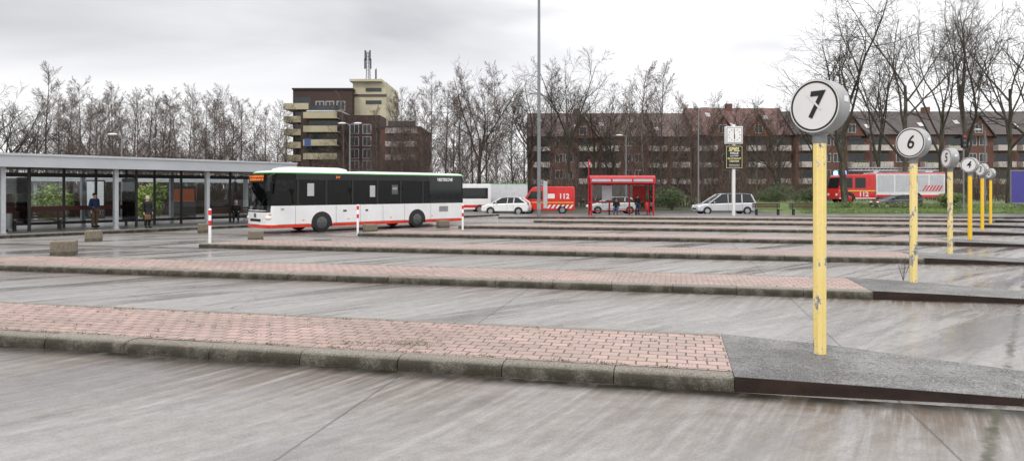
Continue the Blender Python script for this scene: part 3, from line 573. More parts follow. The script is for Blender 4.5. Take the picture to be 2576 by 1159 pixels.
m=MB(); m.box(-8.6,14,2.93,3.07,2.58,2.78); m.box(-8.6,14,2.95,3.05,.20,.34); m.obj('frame_rail',M['dark'],cn)
m=MB(); m.box(-8.6,6.3,2.91,3.09,.90,1.12); m.obj('maroon_rail',M['maroon'],cn)
for x in (-4.6,1.3,6.1):
    inst('frame_post',pme,cn,(x,1.0,0))
    MB().box(x-.008,x+.008,1.06,2.9,.35,2.55).obj('glass_screen',M['clear'],cn)
MB().box(.35,1.9,2.86,2.92,1.75,2.5).obj('timetable_board',M['shutter'],cn)
m=MB()
for k in range(8): m.box(.45,1.8,2.852,2.858,1.82+k*.075,1.84+k*.075)
m.obj('timetable_print',M['lampgrey'],cn)
def bench(label,cat,loc,rz,mat,L=2.2,back=False,group=None):
    r=thing('bench',label,cat,loc,rz,group); m=MB()
    for k in range(4): m.box(-L/2,L/2,-.2+k*.11,-.11+k*.11,.42,.46)
    m.obj('seat',mat,r)
    for x in (-L/2+.25,L/2-.25):
        m=MB(); m.box(x-.04,x+.04,-.18,-.1,0,.42); m.box(x-.04,x+.04,.12,.2,0,.42); m.box(x-.04,x+.04,-.18,.2,.36,.419); m.obj('leg',M['dark'],r)
    if back:
        m=MB()
        for k in range(3): m.box(-L/2,L/2,.23,.27,.55+k*.13,.65+k*.13)
        m.obj('backrest',mat,r)
        for x in (-L/2+.25,L/2-.25): MB().box(x-.03,x+.03,.20,.229,.4,.92).obj('back_support',M['dark'],r)
    return r
CM=TR(*(SO+V3((0,0,.15))))@RZ(AW)
bench('dark brown bench under the canopy at far left','bench',CM@V3((2.0,2.2,0)),AW,M['wood'],2.4,True,'benches under the canopy')
bench('dark brown bench under the seated man beside the bus','bench',CM@V3((11.6,1.5,0)),AW,M['wood'],3.0,True,'benches under the canopy')
r=thing('litter_bin','grey litter bin under the canopy beside the left column','litter bin',CM@V3((.6,1.6,0)),AW)
MB().tube([(0,0,.1),(0,0,.8),(0,0,.84)],[.18,.22,.2],14).obj('bin_body',M['lampgrey'],r,True); MB().tube([(0,0,0),(0,0,.1)],.05,8).obj('foot',M['dark'],r)
rc=thing('rear_canopy','second pale canopy standing behind the first, seen through its glass','bus shelter',CM@V3((4,15.5,0)),AW)
MB().box(-20,20,0,3.2,2.78,2.88).obj('roof_slab',M['soffit'],rc); MB().box(-20,20,-.06,-.003,2.5,3.0).obj('fascia',M['column'],rc)
for x in range(-18,20,5): inst('column',cme,rc,(x,.5,-.24))
wl=tag(MB().box(-20,20,3.4,3.6,0,1.1).obj('brick_wall',M['brick2']),'low brown brick wall behind the rear canopy','wall'); wl.location=rc.location; wl.rotation_euler=(0,0,AW)
b=P(462,492,49); r=thing('poster_panel','dull orange poster panel seen through the canopy glass','poster',(b.x,b.y,.15),R(15))
MB().box(-.7,.7,-.03,.03,1.1,2.0).obj('poster',M['orange'],r); MB().box(-.78,.78,.034,.08,0,2.2).obj('backing_frame',M['dark'],r)
b=P(240,490,47); r=thing('poster_panel','pale poster panel seen through the glass behind the standing man','poster',(b.x,b.y,.15),R(15))
MB().box(-.5,.5,-.03,.03,.8,2.5).obj('poster',M['poster'],r); MB().box(-.56,.56,.034,.08,0,2.6).obj('backing_frame',M['dark'],r)
person('man in navy jacket and brown trousers standing under the canopy',G(238,573,.15),R(70),M['navy'],M['brownc'],M['dhair'],h=1.76)
person('woman with grey hair in a black coat under the canopy',G(371,575,.15),R(60),M['blackc'],M['blackc'],M['ghair'],h=1.62,coat=True)
hb=thing('handbag','brown handbag held by the grey haired woman','handbag',G(371,575,.15)+V3((.14,-.24,.0)),R(60))
MB().box(-.14,.14,-.06,.06,.46,.70).obj('bag_body',M['leather'],hb,False,.03); MB().tube([(-.1,0,.70),(-.07,0,.80),(.07,0,.80),(.1,0,.70)],.01,6).obj('handle',M['leather'],hb)
person('man in dark clothes sitting on the bench beside the bus',CM@V3((11.9,1.42,0)),R(20),M['blackc'],M['blackc'],M['ghair'],True,1.72,lean=.08)
# ---------------------------------------------------------------- red shelter
SX=8.55
rs=thing('bus_shelter','red framed glass bus shelter with curved roof on far pavement','bus shelter',(SX,54.6,.12),0)
m=MB(); pr=[(-.9,2.45),(-.85,2.9),(-.6,3.08),(.7,3.08),(.95,2.9),(.95,2.45),(.85,2.45),(.85,2.85),(-.8,2.85),(-.8,2.45)]; m.prism(pr,-2.55,2.55,'x'); m.obj('roof',M['shred'],rs,False,.03)
for k in range(3): MB().box(-2.4+k*1.62,-.92+k*1.62,-.925,-.88,2.60,2.80).obj('roof_panel',M['shutter'],rs)
pm=MB(); pm.box(-.06,.06,-.06,.06,0,2.6); rp=pm.mesh('post',M['shred'])
for x in (-2.4,-.8,.8,2.4): inst('post',rp,rs,(x,.8,0))
for x in (-2.4,2.4): inst('post',rp,rs,(x,-.75,0))
m=MB()
for z in (.25,.95,2.36):
    m.box(-2.33,2.33,.77,.83,z,z+.09)
for x in (-2.4,2.4):
    for z in (.25,.95,2.36): m.box(x-.03,x+.03,-.69,.74,z,z+.08)
m.obj('rails',M['shred'],rs)
for x in (-1.6,0,1.6): MB().box(x-.73,x+.73,.795,.805,.36,2.35).obj('glass_panel',M['clear'],rs)
for x in (-2.4,2.4): MB().box(x-.005,x+.005,-.69,.74,.35,2.35).obj('glass_panel',M['clear'],rs)
MB().box(-1.4,-.6,.70,.76,1.15,2.3).obj('timetable',M['poster'],rs); MB().box(1.05,2.1,.70,.76,1.1,2.3).obj('notice',M['redc'],rs)
bench('red slatted bench inside the red bus shelter','bench',(SX+.2,55.0,.12),0,M['shred'],2.6,False)
r=thing('litter_bin','red litter bin on the right post of the red shelter','litter bin',(SX+2.0,54.3,.12)); MB().tube([(0,0,.35),(0,0,.95),(0,0,1.0)],[.17,.2,.16],14).obj('bin_body',M['shred'],r,True); MB().tube([(0,0,0),(0,0,.36)],.04,8).obj('foot',M['dark'],r)
person('person in blue jeans and dark jacket sitting in the red shelter',(SX-.3,55.0,.12),R(-15),M['blackc'],M['jeans'],M['dhair'],True,1.7)
person('person in dark clothes standing inside the red shelter, right side',(SX+1.35,54.9,.12),R(20),M['blackc'],M['navy'],M['dhair'],False,1.55)
r=thing('bus_stop_sign','thin red bus stop pole rising at the left of the red shelter','sign',(5.95,54.0,.12)); MB().tube([(0,0,0),(0,0,4.3)],.04,8).obj('pole',M['shred'],r,True); MB().box(-.04,.12,-.02,.02,3.7,4.3).obj('flag',M['shred'],r); MB().box(-.02,.10,-.026,-.021,3.9,4.1).obj('sign_plate',M['shutter'],r)
# clock column
ck=thing('clock_column','white post carrying a square clock above an amusement arcade sign','clock',(16.75,52.6,.12),0)
MB().box(-.11,.11,-.11,.11,0,6.9).obj('post',M['face'],ck,False,.02)
MB().box(-.65,.65,-.2,.2,5.42,6.75).obj('clock_case',M['face'],ck,False,.04); MB().box(-.58,.58,-.21,-.201,5.49,6.68).obj('clock_border',M['lampgrey'],ck); MB().box(-.53,.53,-.216,-.211,5.54,6.63).obj('clock_face',M['white'],ck)
m=MB()
for k in range(12):
    t=k*math.pi/6; m.box(-.022,.022,-.221,-.2165,.38,.47,TR(0,0,6.085)@Matrix.Rotation(t,4,'Y'))
m.obj('hour_marks',M['ink'],ck)
MB().box(-.024,.024,-.228,-.2225,-.06,.42,TR(0,0,6.085)@Matrix.Rotation(R(-4),4,'Y')).obj('minute_hand',M['ink'],ck)
MB().box(-.034,.034,-.235,-.2285,-.05,.30,TR(0,0,6.085)@Matrix.Rotation(R(178),4,'Y')).obj('hour_hand',M['ink'],ck)
MB().box(-.66,.66,-.17,.17,3.55,5.30).obj('sign_panel',M['ink'],ck,False,.03)
for x in (-.6,.575): MB().box(x,x+.025,-.176,-.171,3.6,5.25).obj('sign_border',M['gold'],ck)
for z in (3.6,5.225): MB().box(-.574,.574,-.176,-.171,z,z+.025).obj('sign_border',M['gold'],ck)
text('SPIEL',.38,M['gold'],ck,(0,-.178,5.0),0,'sign_lettering',off=.012,shear=.15)
text('HALLE',.22,M['white'],ck,(0,-.178,4.73),0,'sign_lettering',off=.006); text('AUF DEM',.15,M['white'],ck,(0,-.178,4.52),0,'sign_lettering',off=.002)
text('GLÜCKAUF',.20,M['gold'],ck,(0,-.178,4.32),0,'sign_lettering',off=.004); text('CENTER',.20,M['gold'],ck,(0,-.178,4.11),0,'sign_lettering',off=.004)
MB().box(-.4,.4,-.178,-.171,3.72,3.76).obj('sign_strip',M['shutter'],ck); MB().box(-.4,.4,-.178,-.171,3.84,3.88).obj('sign_strip',M['shutter'],ck)
bench('dark bench on far pavement, right of the clock column','bench',(20.0,54.5,.12),0,M['wood'],2.2,True,'dark benches on the far pavement'); bench('dark bench on far pavement, nearest to the grass bank','bench',(22.9,54.5,.12),0,M['wood'],2.2,True,'dark benches on the far pavement')
r=thing('light_mast','very tall grey mast rising out of the picture','mast',(2.0,51.6,.12)); MB().tube([(0,0,0),(0,0,3),(0,0,24)],[.15,.14,.07],14).obj('pole',M['lampgrey'],r,True); MB().box(-.14,.14,-.17,-.13,.5,1.0).obj('hatch',M['metal'],r); MB().box(-.9,.9,-.2,.2,24,24.25).obj('lamp_head',M['metal'],r)
MB().box(.32,.62,-.1,.1,.6,2.6).obj('notice_box',M['shutter'],r,False,.02); MB().box(.13,.315,-.03,.03,2.3,2.4).obj('notice_arm',M['metal'],r)
def lamp(label,px,py,d,z0,arm):
    t=P(px,py,d); r=thing('street_lamp',label,'street lamp',(t.x,t.y,z0),0,'grey street lamps'); h=t.z-z0
    MB().tube([(0,0,0),(0,0,h)],[.09,.05],8).obj('pole',M['lampgrey'],r,True)
    for s in arm:
        MB().tube([(0,0,h-.2),(s*.15,0,h),(s*.5,0,h+.08)],.035,6).obj('arm',M['lampgrey'],r); MB().sphere((s*.7,0,h+.06),(.38,.15,.09),10,6).obj('lamp_head',M['face'],r,True)
lamp('street lamp above the canopy at left, before the birches',306,340,52,.15,(-1,)); lamp('double headed street lamp in front of the yellow tower block',880,312,62,0,(-1,1)); lamp('tall thin street lamp before the brick flats, near the clock',1757,272,66,0,(1,)); lamp('short street lamp behind the red shelter',1575,342,72,0,(-1,)); lamp('street lamp among the bare trees at far right',2478,328,66,.74,(-1,))
t=P(2424,356,58); r=thing('traffic_light','dark traffic light among the trees behind disc 4','traffic light',(t.x,t.y,.0),0)
MB().tube([(0,0,0),(0,0,t.z+.6)],.06,8).obj('pole',M['lampgrey'],r,True); MB().box(-.2,.2,-.15,.1,t.z-.55,t.z+.6).obj('signal_head',M['black'],r,False,.04)
for k,c in enumerate((M['rlens'],M['amber'],M['green'])): MB().sphere((0,-.16,t.z+.38-k*.36),(.12,.03,.12),10,6).obj('lens',M['dgrey'] if k else c,r,True)
r=thing('billboard','dark blue advertising board at the far right edge','billboard',(44.75,60.5,.3)); MB().box(-1.35,1.35,-.06,.06,.7,3.4).obj('board',M['purple'],r); m=MB(); m.box(-1.42,1.42,-.05,.05,3.403,3.5); m.box(-1.42,1.42,-.05,.05,.6,.697); m.box(-1.42,-1.353,-.05,.05,.697,3.403); m.obj('frame',M['lampgrey'],r)
for x in (-1,1): MB().box(x-.06,x+.06,-.05,.05,-.3,.59).obj('leg',M['lampgrey'],r)
# ---------------------------------------------------------------- buildings
wf=MB(); wf.box(-.65,.65,-.05,.02,0,.08); wf.box(-.65,.65,-.05,.02,1.37,1.45); wf.box(-.65,-.57,-.05,.02,.081,1.369); wf.box(.57,.65,-.05,.02,.081,1.369); wf.box(-.03,.03,-.05,.02,.081,1.369); WF=wf.mesh('window',M['frame'])
wp=MB(); wp.add([(-.6,0,.04),(.6,0,.04),(.6,0,1.4),(-.6,0,1.4)],[(0,1,2,3)]); WP=wp.mesh('pane',M['pane'])
def window(root,x,y,z): o=inst('window',WF,root,(x,y,z)); inst('pane',WP,o,(0,-.022,0))
bp=MB(); bp.box(-1.5,1.5,-1.25,0,-.12,0); bp.box(-1.5,1.5,-1.3,-1.2,-.11,.80); bp.box(-1.5,-1.42,-1.199,0,.001,.80); bp.box(1.42,1.5,-1.199,0,.001,.80)
BP=bp.mesh('balcony',M['cream'])
dp=MB(); dp.add([(-1.3,-.02,0),(1.3,-.02,0),(1.3,-.02,2.25),(-1.3,-.02,2.25)],[(0,1,2,3)]); DP=dp.mesh('balcony_door',M['pane'])
fb=MB(); rb=random.Random(5)
for k in range(30):
    x=rb.uniform(-1.3,1.3); fb.sphere((x,-1.33,.80+rb.uniform(-.05,.1)),(.13,.09,.1),5,4)
FB=fb.mesh('flower_box',M['hedge'])
def balcony(root,x,y,z,me,fl=False):
    o=inst('balcony',me,root,(x,y,z)); inst('balcony_door',DP,o,(0,0,0))
    if fl: inst('flower_box',FB,o,(0,0,0))
def apartment(label,X0,X1,D,eave,ridge,wall,roof,gables=(),seed=0):
    r=thing('apartment_building',label,'building',(X0,D,0)); Lx=X1-X0; q=random.Random(seed)
    MB().box(0,Lx,0,12,-.2,eave).obj('wall',wall,r)
    m=MB(); m.prism([(-.6,eave-.15),(6,ridge),(12.6,eave-.15)],-.3,Lx+.3,'x'); rf=m.obj('roof',roof,r)
    sl=math.atan2(ridge-eave+.15,6.6)
    for k in range(int(Lx/5)):
        x=2.5+k*5+q.uniform(-1,1); t=q.uniform(.3,.75); MB().box(-.4,.4,-.6,.6,.02,.09,TR(x,-.6+6.6*t,eave-.15+(ridge-eave+.15)*t)@Matrix.Rotation(sl,4,'X')).obj('skylight',M['frame'],rf)
    for k in range(max(1,int(Lx/19))):
        x=5+k*18+q.uniform(-2,4); MB().box(x,x+1,5.2,6.4,ridge-1,ridge+.7).obj('chimney',M['brick'],rf)
    nf=int(eave/2.75); nb=int(Lx/3.9); st=Lx/nb
    for f in range(nf):
        for k in range(nb):
            x=(k+.5)*st; z=.3+f*2.75
            if k%3==1: 
                window(r,x-.85,0,z+.9); window(r,x+.85,0,z+.9)
            else: balcony(r,x,0,z+.12,BP,q.random()<.4)
    for gx,gw,gh,gm in gables:
        MB().prism([(gx-gw/2,eave-.4),(gx,eave+gh),(gx+gw/2,eave-.4)],-.75,5,'y').obj('gable_wall',gm,r)
        for s in (-1,1):
            dx=gw/2+.35; m=MB(); m.add([(gx+s*dx,-1.1,eave-.75),(gx,-1.1,eave+gh+.12),(gx,5,eave+gh+.12),(gx+s*dx,5,eave-.75),(gx+s*dx,-1.1,eave-.55),(gx,-1.1,eave+gh+.34),(gx,5,eave+gh+.34),(gx+s*dx,5,eave-.55)],[(0,1,2,3),(4,5,6,7),(0,1,5,4),(1,2,6,5),(2,3,7,6),(3,0,4,7)]); m.obj('gable_roof',roof,r)
        window(r,gx,-.77,eave+.1)
    return r
apartment('brown brick flats with brown roof left of the street lamp',3.0,30.4,118,11.2,15.7,M['brick'],M['roofb'],((9,5,3,M['brick']),),1)
apartment('brick flats with red tiled roof and orange gables',30.7,47.0,117,11.4,16.5,M['brick'],M['roofr'],((4.5,5.0,2.8,M['brick']),(10.5,4.5,3.0,M['brick3'])),2)
apartment('long brick flats with dark roof behind the right hand trees',47.3,104,116,11.4,15.8,M['brick'],M['roofd'],((9,4.5,2.8,M['brick']),(30,5,2.8,M['brick'])),3)
D=108
def bx(px): return (px-CX)/F*D
def bz(py): return CH+(HY-py)/F*D
tb=thing('tower_block','dark brick tower block with beige balconies and rooftop antenna','building',(0,D,0))
MB().box(bx(737),bx(886),0,14,-.2,bz(226)).obj('wall',M['brick2'],tb); MB().box(bx(735),bx(888),-.2,14.2,bz(226)+.003,bz(222)).obj('parapet',M['dark'],tb)
MB().box(bx(882),bx(967),1.5,13,-.2,bz(203)).obj('stair_tower',M['towerbeige'],tb); MB().box(bx(876),bx(958),.8,12,bz(203)+.003,bz(197)).obj('tower_cap',M['towerbeige'],tb)
for py in (218,250): MB().box(bx(915),bx(955),1.42,1.5,bz(py+9),bz(py)).obj('tower_window',M['pane'],tb)
MB().box(bx(880),bx(968),1.40,1.499,bz(240),bz(234)).obj('band',M['roofb'],tb); MB().box(bx(882),bx(967),-3.5,1.49,-.2,bz(296)).obj('stair_tower_base',M['brick2'],tb)
MB().box(bx(786),bx(881),-6,-.003,-.2,bz(292)).obj('lower_wing',M['brick2'],tb); MB().box(bx(800),bx(881),-6.1,-.2,bz(292)+.003,bz(289)).obj('parapet',M['poster'],tb)
MB().box(bx(968)+.01,bx(1066),-4,10,-.2,bz(328)).obj('side_wing',M['brick'],tb); MB().box(bx(955),bx(1068),-4.2,10.2,bz(328)+.003,bz(324)).obj('parapet',M['dark'],tb)
for k,py in enumerate((276,308,340,372,404)):
    m=MB(); x0=bx(724);x1=bx(784); z=bz(py); m.box(x0,x1,-1.6,-.001,z-.15,z); m.box(x0,x1,-1.7,-1.601,z-.14,z+.8); m.box(x0-.1,x0-.001,-1.7,4,z-.14,z+.8); m.obj('balcony',M['beige'],tb)
    MB().box(bx(742),bx(782),-.03,-.001,z+.05,z+1.9).obj('balcony_door',M['pane'],tb)
    if k>0:
        m=MB(); x0=bx(800);x1=bx(879); m.box(x0,x1,-7.6,-6.001,z-.15,z); m.box(x0,x1,-7.7,-7.601,z-.14,z+.75); m.obj('balcony',M['beige'],tb); MB().box(bx(805),bx(876),-6.03,-6.001,z+.05,z+1.9).obj('balcony_door',M['pane'],tb)
    if k>1:
        m=MB(); x0=bx(985);x1=bx(1060); m.box(x0,x1,-5.4,-4.001,z-.15,z); m.box(x0,x1,-5.5,-5.401,z-.14,z+.65); m.obj('balcony',M['cream'],tb); MB().box(bx(988),bx(1055),-4.03,-4.001,z+.05,z+1.8).obj('balcony_door',M['pane'],tb)
for px in (805,830,858): window(tb,bx(px),-.01,bz(262)-1)
for px in (905,935):
    for py in (330,360,390,418): window(tb,bx(px),-3.51,bz(py)-.7)
MB().add([(bx(803),-7.72,bz(376)),(bx(818),-7.72,bz(376)),(bx(818),-7.72,bz(358)),(bx(803),-7.72,bz(358))],[(0,1,2,3)]).obj('banner',M['bluew'],tb)
m=MB(); ax=bx(913)
for dx,dy in ((-.35,0),(.35,0),(0,.5)): m.tube([(ax+dx,4+dy,bz(197)),(ax+dx*.6,4+dy*.6,bz(118))],.07,5)
for k in range(9):
    z=bz(197)+k*.55; m.tube([(ax-.32,4,z),(ax+.3,4,z+.5)],.035,4); m.tube([(ax+.32,4,z),(ax-.3,4,z+.5)],.035,4)
mast=m.obj('antenna_mast',M['lampgrey'],tb)
for dx,py in ((-.45,150),(.45,150),(-.4,128),(.35,128),(1.3,178)): MB().box(ax+dx-.13,ax+dx+.13,3.6,3.8,bz(py)-.8,bz(py)+.8).obj('antenna_panel',M['dgrey'],mast)
MB().tube([(ax+1.3,3.9,bz(197)),(ax+1.3,3.9,bz(160))],.05,5).obj('antenna_pole',M['lampgrey'],mast)
# ---------------------------------------------------------------- trees
def grow(q,mbT,mbC,p,d,L,r,lv,cfg):
    seg=cfg['seg'][lv]; pts=[p]; rs=[r]; ds=[d]; wig=cfg['wig'][lv]; up=cfg['up'][lv]; end=cfg['end'][lv]; mn=cfg['min']
    for i in range(seg):
        d=(d+V3((q.gauss(0,wig),q.gauss(0,wig),q.gauss(0,wig*.6)+up))).normalized(); p=p+d*(L/seg); pts.append(p); rs.append(max(mn,r*(1-(1-end)*(i+1)/seg))); ds.append(d)
    (mbT if lv==0 else mbC).tube(pts,rs,8 if lv==0 else (5 if lv==1 else 3),False)
    if lv>=cfg['max']: return
    t0=cfg['t0'][lv]; n=cfg['kids'][lv]
    for k in range(n):
        t=t0+(1-t0)*(k+q.random())/n; x=t*seg; i=min(int(x),seg-1); f=x-i
        pp=pts[i].lerp(pts[i+1],f); dd=ds[i+1]; rr=rs[i]*(1-f)+rs[i+1]*f
        az=q.uniform(0,6.283); pe=dd.orthogonal().normalized(); pe.rotate(Matrix.Rotation(az,3,dd)); an=q.uniform(*cfg['ang'][lv])
        nd=(dd*math.cos(an)+pe*math.sin(an)).normalized()
        ll=cfg['len'][lv]*L*q.uniform(.65,1.15)*(1.15-cfg['tp'][lv]*t)
        grow(q,mbT,mbC,pp,nd,ll,max(mn,min(rr*.7,ll*cfg['thick'])),lv+1,cfg)
birch=dict(max=3,min=.0075,seg=[8,4,3,2],wig=[.025,.08,.13,.2],up=[.02,.06,.02,-.06],end=[.10,.2,.4,.6],t0=[.14,.10,.08],kids=[44,8,6],ang=[(.5,.95),(.35,.85),(.3,.9)],len=[.36,.55,.55],tp=[.86,.8,.6],thick=.0085)
broad=dict(max=4,min=.008,seg=[5,6,4,3,2],wig=[.04,.10,.13,.16,.2],up=[.03,.07,.04,.01,.0],end=[.55,.2,.3,.4,.6],t0=[.42,.2,.18,.1],kids=[7,8,6,5],ang=[(.3,.8),(.4,.95),(.4,.95),(.3,1.)],len=[1.3,.46,.52,.6],tp=[.4,.6,.5,.3],thick=.0135)
tall=dict(max=4,min=.006,seg=[6,7,5,3,2],wig=[.045,.12,.15,.18,.2],up=[.02,.065,.03,.0,-.02],end=[.5,.18,.3,.4,.6],t0=[.36,.22,.18,.1],kids=[6,8,6,5],ang=[(.3,.85),(.4,1.),(.4,1.),(.3,1.)],len=[1.35,.48,.52,.6],tp=[.35,.6,.5,.3],thick=.0115)
def proto(cfg,seed,L,r,bark,twig,name):
    q=random.Random(seed); a=MB();b=MB(); grow(q,a,b,V3((0,0,-.2)),V3((q.gauss(0,.03),q.gauss(0,.03),1)).normalized(),L,r,0,cfg)
    h=max(v[2] for v in b.v); me1=a.mesh('trunk',bark,None); me2=b.mesh('crown',twig,None)
    for me in (me1,me2):
        for p in me.polygons: p.use_smooth=True
    return me1,me2,h,name
BI=[proto(birch,10+i,12.,.12,M['birch'],M['twig'],'birch_tree') for i in range(5)]
BRD=[proto(broad,40+i,7.,.22,M['bark'],M['twig2'],'bare_tree') for i in range(3)]
TAL=[proto(tall,70+i,7.5,.19,M['bark'],M['twig2'],'bare_tree') for i in range(4)]
ORD=['leftmost','second from left','third from left','fourth from left','fifth from left','sixth from left','seventh from left','eighth from left','ninth from left','tenth from left','eleventh from left','twelfth from left','thirteenth from left','fourteenth from left','fifteenth from left','sixteenth from left','seventeenth from left','eighteenth from left','nineteenth from left','twentieth from left','twenty-first from left','twenty-second from left','twenty-third from left','twenty-fourth from left','twenty-fifth from left','twenty-sixth from left','twenty-seventh from left','twenty-eighth from left','twenty-ninth from left','thirtieth from left','thirty-first from left','thirty-second from left']
qt=random.Random(99)
def plant(pr,px,top,d,label,group,wide=1.,z0=0.):
    t=P(px,top,d); s=(t.z-z0)/pr[2]; r=thing(pr[3],label,'tree',(t.x,d,z0),qt.uniform(0,6.28),group); r.scale=(s*wide,s*wide,s)
    inst('trunk',pr[0],r); inst('crown',pr[1],r)
def row(pr,lst,what,group):
    lst=sorted(lst)
    for i,e in enumerate(lst): plant(pr[qt.randrange(len(pr))],e[0],e[1],e[2],what+', '+ORD[i],group,e[3] if len(e)>3 else 1.,e[4] if len(e)>4 else 0.)
row(BRD,[(-25,205,58,1.1),(38,190,62),(85,250,66)],'dark bare tree above the canopy at the left edge','dark trees at the left edge')
row(BI,[(118,155,72),(146,235,90),(168,210,80),(186,245,94),(202,188,70),(222,235,88),(244,228,82),(258,250,95),(275,230,92),(294,200,70),(310,245,96),(326,218,78),(348,230,90),(372,212,72),(390,245,96),(407,228,84),(424,240,94),(444,218,75),(470,235,90),(492,208,70),(516,232,92),(540,222,80),(556,245,95),(570,210,73),(590,242,92),(608,240,82),(640,250,76),(668,262,84),(690,250,72),(716,258,78)],'bare birch behind the long canopy','birches behind the canopy')
row(BI,[(866,225,100),(944,262,80),(985,236,84),(1012,215,78),(1030,245,92),(1046,225,84),(1066,240,94),(1085,180,76),(1120,200,84),(1142,225,92),(1160,170,78),(1190,225,94),(1225,195,90),(1250,150,74),(1290,222,82),(1320,235,90)],'bare birch between the bus roof and tall mast','birches behind the bus')
row(BRD,[(1205,142,80),(1335,175,84),(1428,105,72,1.),(1545,195,88),(1490,190,86)],'broad bare tree around the tall mast','broad bare trees in the middle')
row(BI,[(1385,150,84),(1450,225,96),(1520,245,94),(1590,215,92),(1618,148,78),(1640,240,96),(1662,150,82),(1705,222,88),(1740,250,84),(1765,255,95),(1790,225,90),(1825,260,86),(1870,258,94),(1905,245,92),(1935,265,96),(1965,255,86)],'bare birch before the brick flats','birches before the flats')
row(TAL,[(1950,190,84,1.1),(2045,170,88),(2128,-70,64,1.25,.7),(2215,40,80,.95,.7),(2282,-70,66,.9,.7),(2365,-20,80,.9,.7),(2425,-110,68,.85,.7),(2535,-90,70,.85,.7),(2620,-60,76,.95,.7)],'tall bare tree behind the yellow number posts','tall trees at the right')
def thicket(m,x0,x1,y0,y1,n,h0,h1,q):
    for k in range(n):
        x=q.uniform(x0,x1); y=q.uniform(y0,y1); h=q.uniform(h0,h1)*q.uniform(.6,1); b=V3((x,y,0))
        for j in range(q.randint(3,5)):
            a=q.uniform(0,6.28); e=b+V3((math.cos(a)*h*q.uniform(.1,.35),math.sin(a)*h*.25,h*q.uniform(.6,1))); mid=b.lerp(e,.55)+V3((0,0,h*.08))
            m.tube([b,mid,e],[.03,.018,.008],3,False)
            for w in range(6):
                s=b.lerp(e,q.uniform(.3,1)); m.tube([s,s+V3((q.gauss(0,.4),q.gauss(0,.4),q.uniform(.2,.9)))],[.012,.007],3,False)
q=random.Random(17); m=MB(); thicket(m,-78,-14,76,98,1100,2.5,9.5,q); thicket(m,-16,30,78,100,520,2,7.5,q); thicket(m,26,100,80,104,750,2,8,q)
tag(m.obj('undergrowth',M['twig'],None,None),'tangled brown brushwood under the bare trees','undergrowth',None,'stuff')
def leaves(m,c,r,n,s,q):
    for k in range(n):
        v=V3((q.gauss(0,1),q.gauss(0,1),q.gauss(0,1))).normalized()*(q.uniform(.6,1.05))
        p=V3((c[0]+v.x*r[0],c[1]+v.y*r[1],max(.03,c[2]+v.z*r[2]))); a=V3((q.gauss(0,1),q.gauss(0,1),q.gauss(0,1))).normalized(); b=a.orthogonal().normalized(); z=s*q.uniform(.6,1.3)
        m.add([p-a*z,p+b*z*.5,p+a*z,p-b*z*.5],[(0,1,2,3)])
def shrub(label,px,py,d,w,h,mat,z0=0.):
    r=thing('shrub',label,'shrub',((px-CX)/F*d,d,z0)); m=MB(); q=random.Random(int(px))
    for k in range(12):
        a=q.uniform(0,6.28); u=q.uniform(.1,.55); leaves(m,(math.cos(a)*w*.5*u,math.sin(a)*w*.5*u,h*q.uniform(.3,.72)),(w*.27,w*.27,h*.27),260,.085,q)
    m.obj('foliage',mat,r); m=MB()
    for k in range(5): a=k*1.25; m.tube([(0,0,-.1),(math.cos(a)*w*.2,math.sin(a)*w*.2,h*.6)],[.04,.02],5)
    m.obj('stems',M['bark'],r)
shrub('round green shrub behind the canopy glass at far left',140,500,41,2.7,2.5,M['hedge3'],.15); shrub('round green shrub behind the grey haired woman',368,500,43,2.4,2.6,M['hedge3'],.15)
shrub('dark evergreen shrub behind the silver car',1690,500,72,4.0,2.6,M['hedge']); shrub('dark evergreen shrub left of the fire engine',2040,500,72,4.2,2.3,M['hedge'],.3); shrub('dark evergreen shrub right of the silver car',1945,500,76,5,2.8,M['hedge']); shrub('low green shrub before the fire engine rear',2390,505,60.6,2.2,1.5,M['hedge2'],.45); shrub('dark shrub behind the red shelter',1625,500,74,4,2.2,M['hedge'])
q=random.Random(23); m=MB()
for k in range(60):
    x=25.5+k*.42; leaves(m,(x,60.7+q.uniform(-.35,.35),.64+q.uniform(-.15,.14)),(.42,.42,.32+q.uniform(0,.12)),90,.075,q)
tag(m.obj('hedge',M['hedge2'],None,None),'low clipped green hedge along the top of the grass bank','hedge')
m=MB()
for k in range(9000):
    x=q.uniform(24.5,50); y=q.uniform(57.7,61); z=.14*(y-57.6)/1.4 if y<59 else (.14+.3*(y-59) if y<60.2 else .5); h=q.uniform(.05,.14); s=q.uniform(-.05,.05)
    m.add([(x,y,z),(x+.03,y,z),(x+s,y+q.uniform(-.04,.04),z+h)],[(0,1,2)])
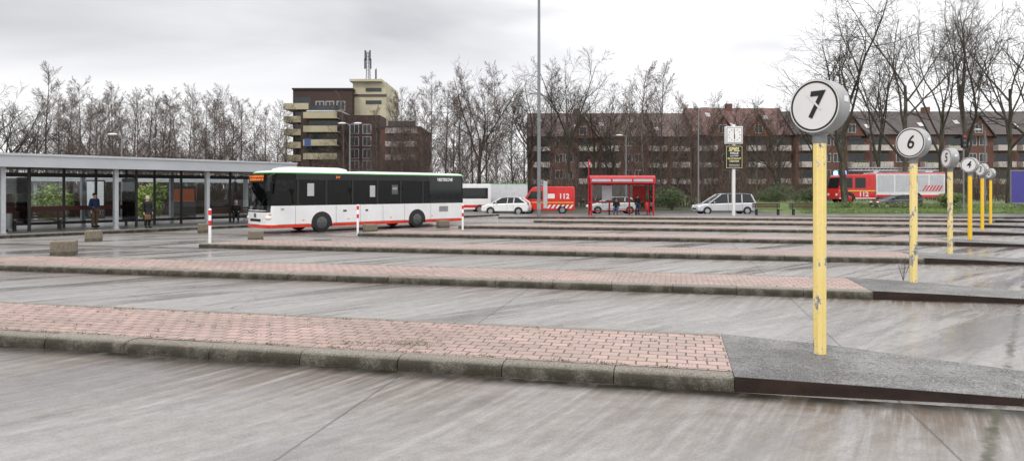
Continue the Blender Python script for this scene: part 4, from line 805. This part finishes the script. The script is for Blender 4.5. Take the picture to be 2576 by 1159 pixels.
tag(m.obj('grass_blades',M['grass'],None,None),'short green grass on the bank below the fire engine','grass',None,'stuff')
# ---------------------------------------------------------------- sky, sun, camera
w=bpy.data.worlds.new('World'); S.world=w; w.use_nodes=True; nt=w.node_tree; N=nt.nodes; Lk=nt.links
class WT(T):
    def __init__(s): s.t=nt
t=WT(); bg=N['Background']; sky=N.new('ShaderNodeTexSky'); sky.sky_type='NISHITA'; sky.sun_disc=False; sky.sun_elevation=R(48); sky.sun_rotation=R(215)
dv=t.n('TexCoord').outputs['Generated']; xyz=t.n('SeparateXYZ',{0:dv}).outputs
el=t.ramp(t.ma('ABSOLUTE',xyz[2]),(.0,8.8/20),(.07,9.6/20),(.16,9.6/20),(.27,9.0/20),(.5,11./20),(.9,17./20))
sv=t.n('VectorMath',{0:dv,1:(1.0,1.0,4.2)},operation='MULTIPLY').outputs[0]
n1=t.noise(sv,1.5,5,.48,.3)
dk=t.ramp(t.ma('ADD',n1,t.ma('MULTIPLY',xyz[0],-.30)),(.47,(.95,.95,.955)),(.60,(.69,.69,.71)),(.80,(.45,.45,.475)))
wgt=t.ramp(xyz[2],(.06,0.),(.19,1.))
k=t.mix(wgt,(.98,.98,.98),dk)
cl=t.mix(1.,el,k,'MULTIPLY'); cl=t.mix(1.,cl,(27.5,27.4,27.5),'MULTIPLY')
fin=t.mix(.95,sky.outputs[0],cl); Lk.new(fin,bg.inputs[0]); bg.inputs[1].default_value=.1
sd=bpy.data.lights.new('Sun','SUN'); sd.energy=1.4; sd.angle=R(14); sd.color=(1,.95,.88); so=bpy.data.objects.new('Sun',sd); COL.objects.link(so); so.rotation_euler=(R(42),0,R(-35))
cd=bpy.data.cameras.new('Camera'); cam=bpy.data.objects.new('Camera',cd); COL.objects.link(cam); cam.location=(0,0,CH); cam.rotation_euler=(R(90),0,0)
cd.sensor_width=36; cd.lens=36*F/2576; cd.shift_y=-(579.5-HY)/2576; cd.clip_end=3000; cd.clip_start=.05; S.camera=cam
S.view_settings.view_transform='Standard'; S.view_settings.look='None'; S.view_settings.exposure=0
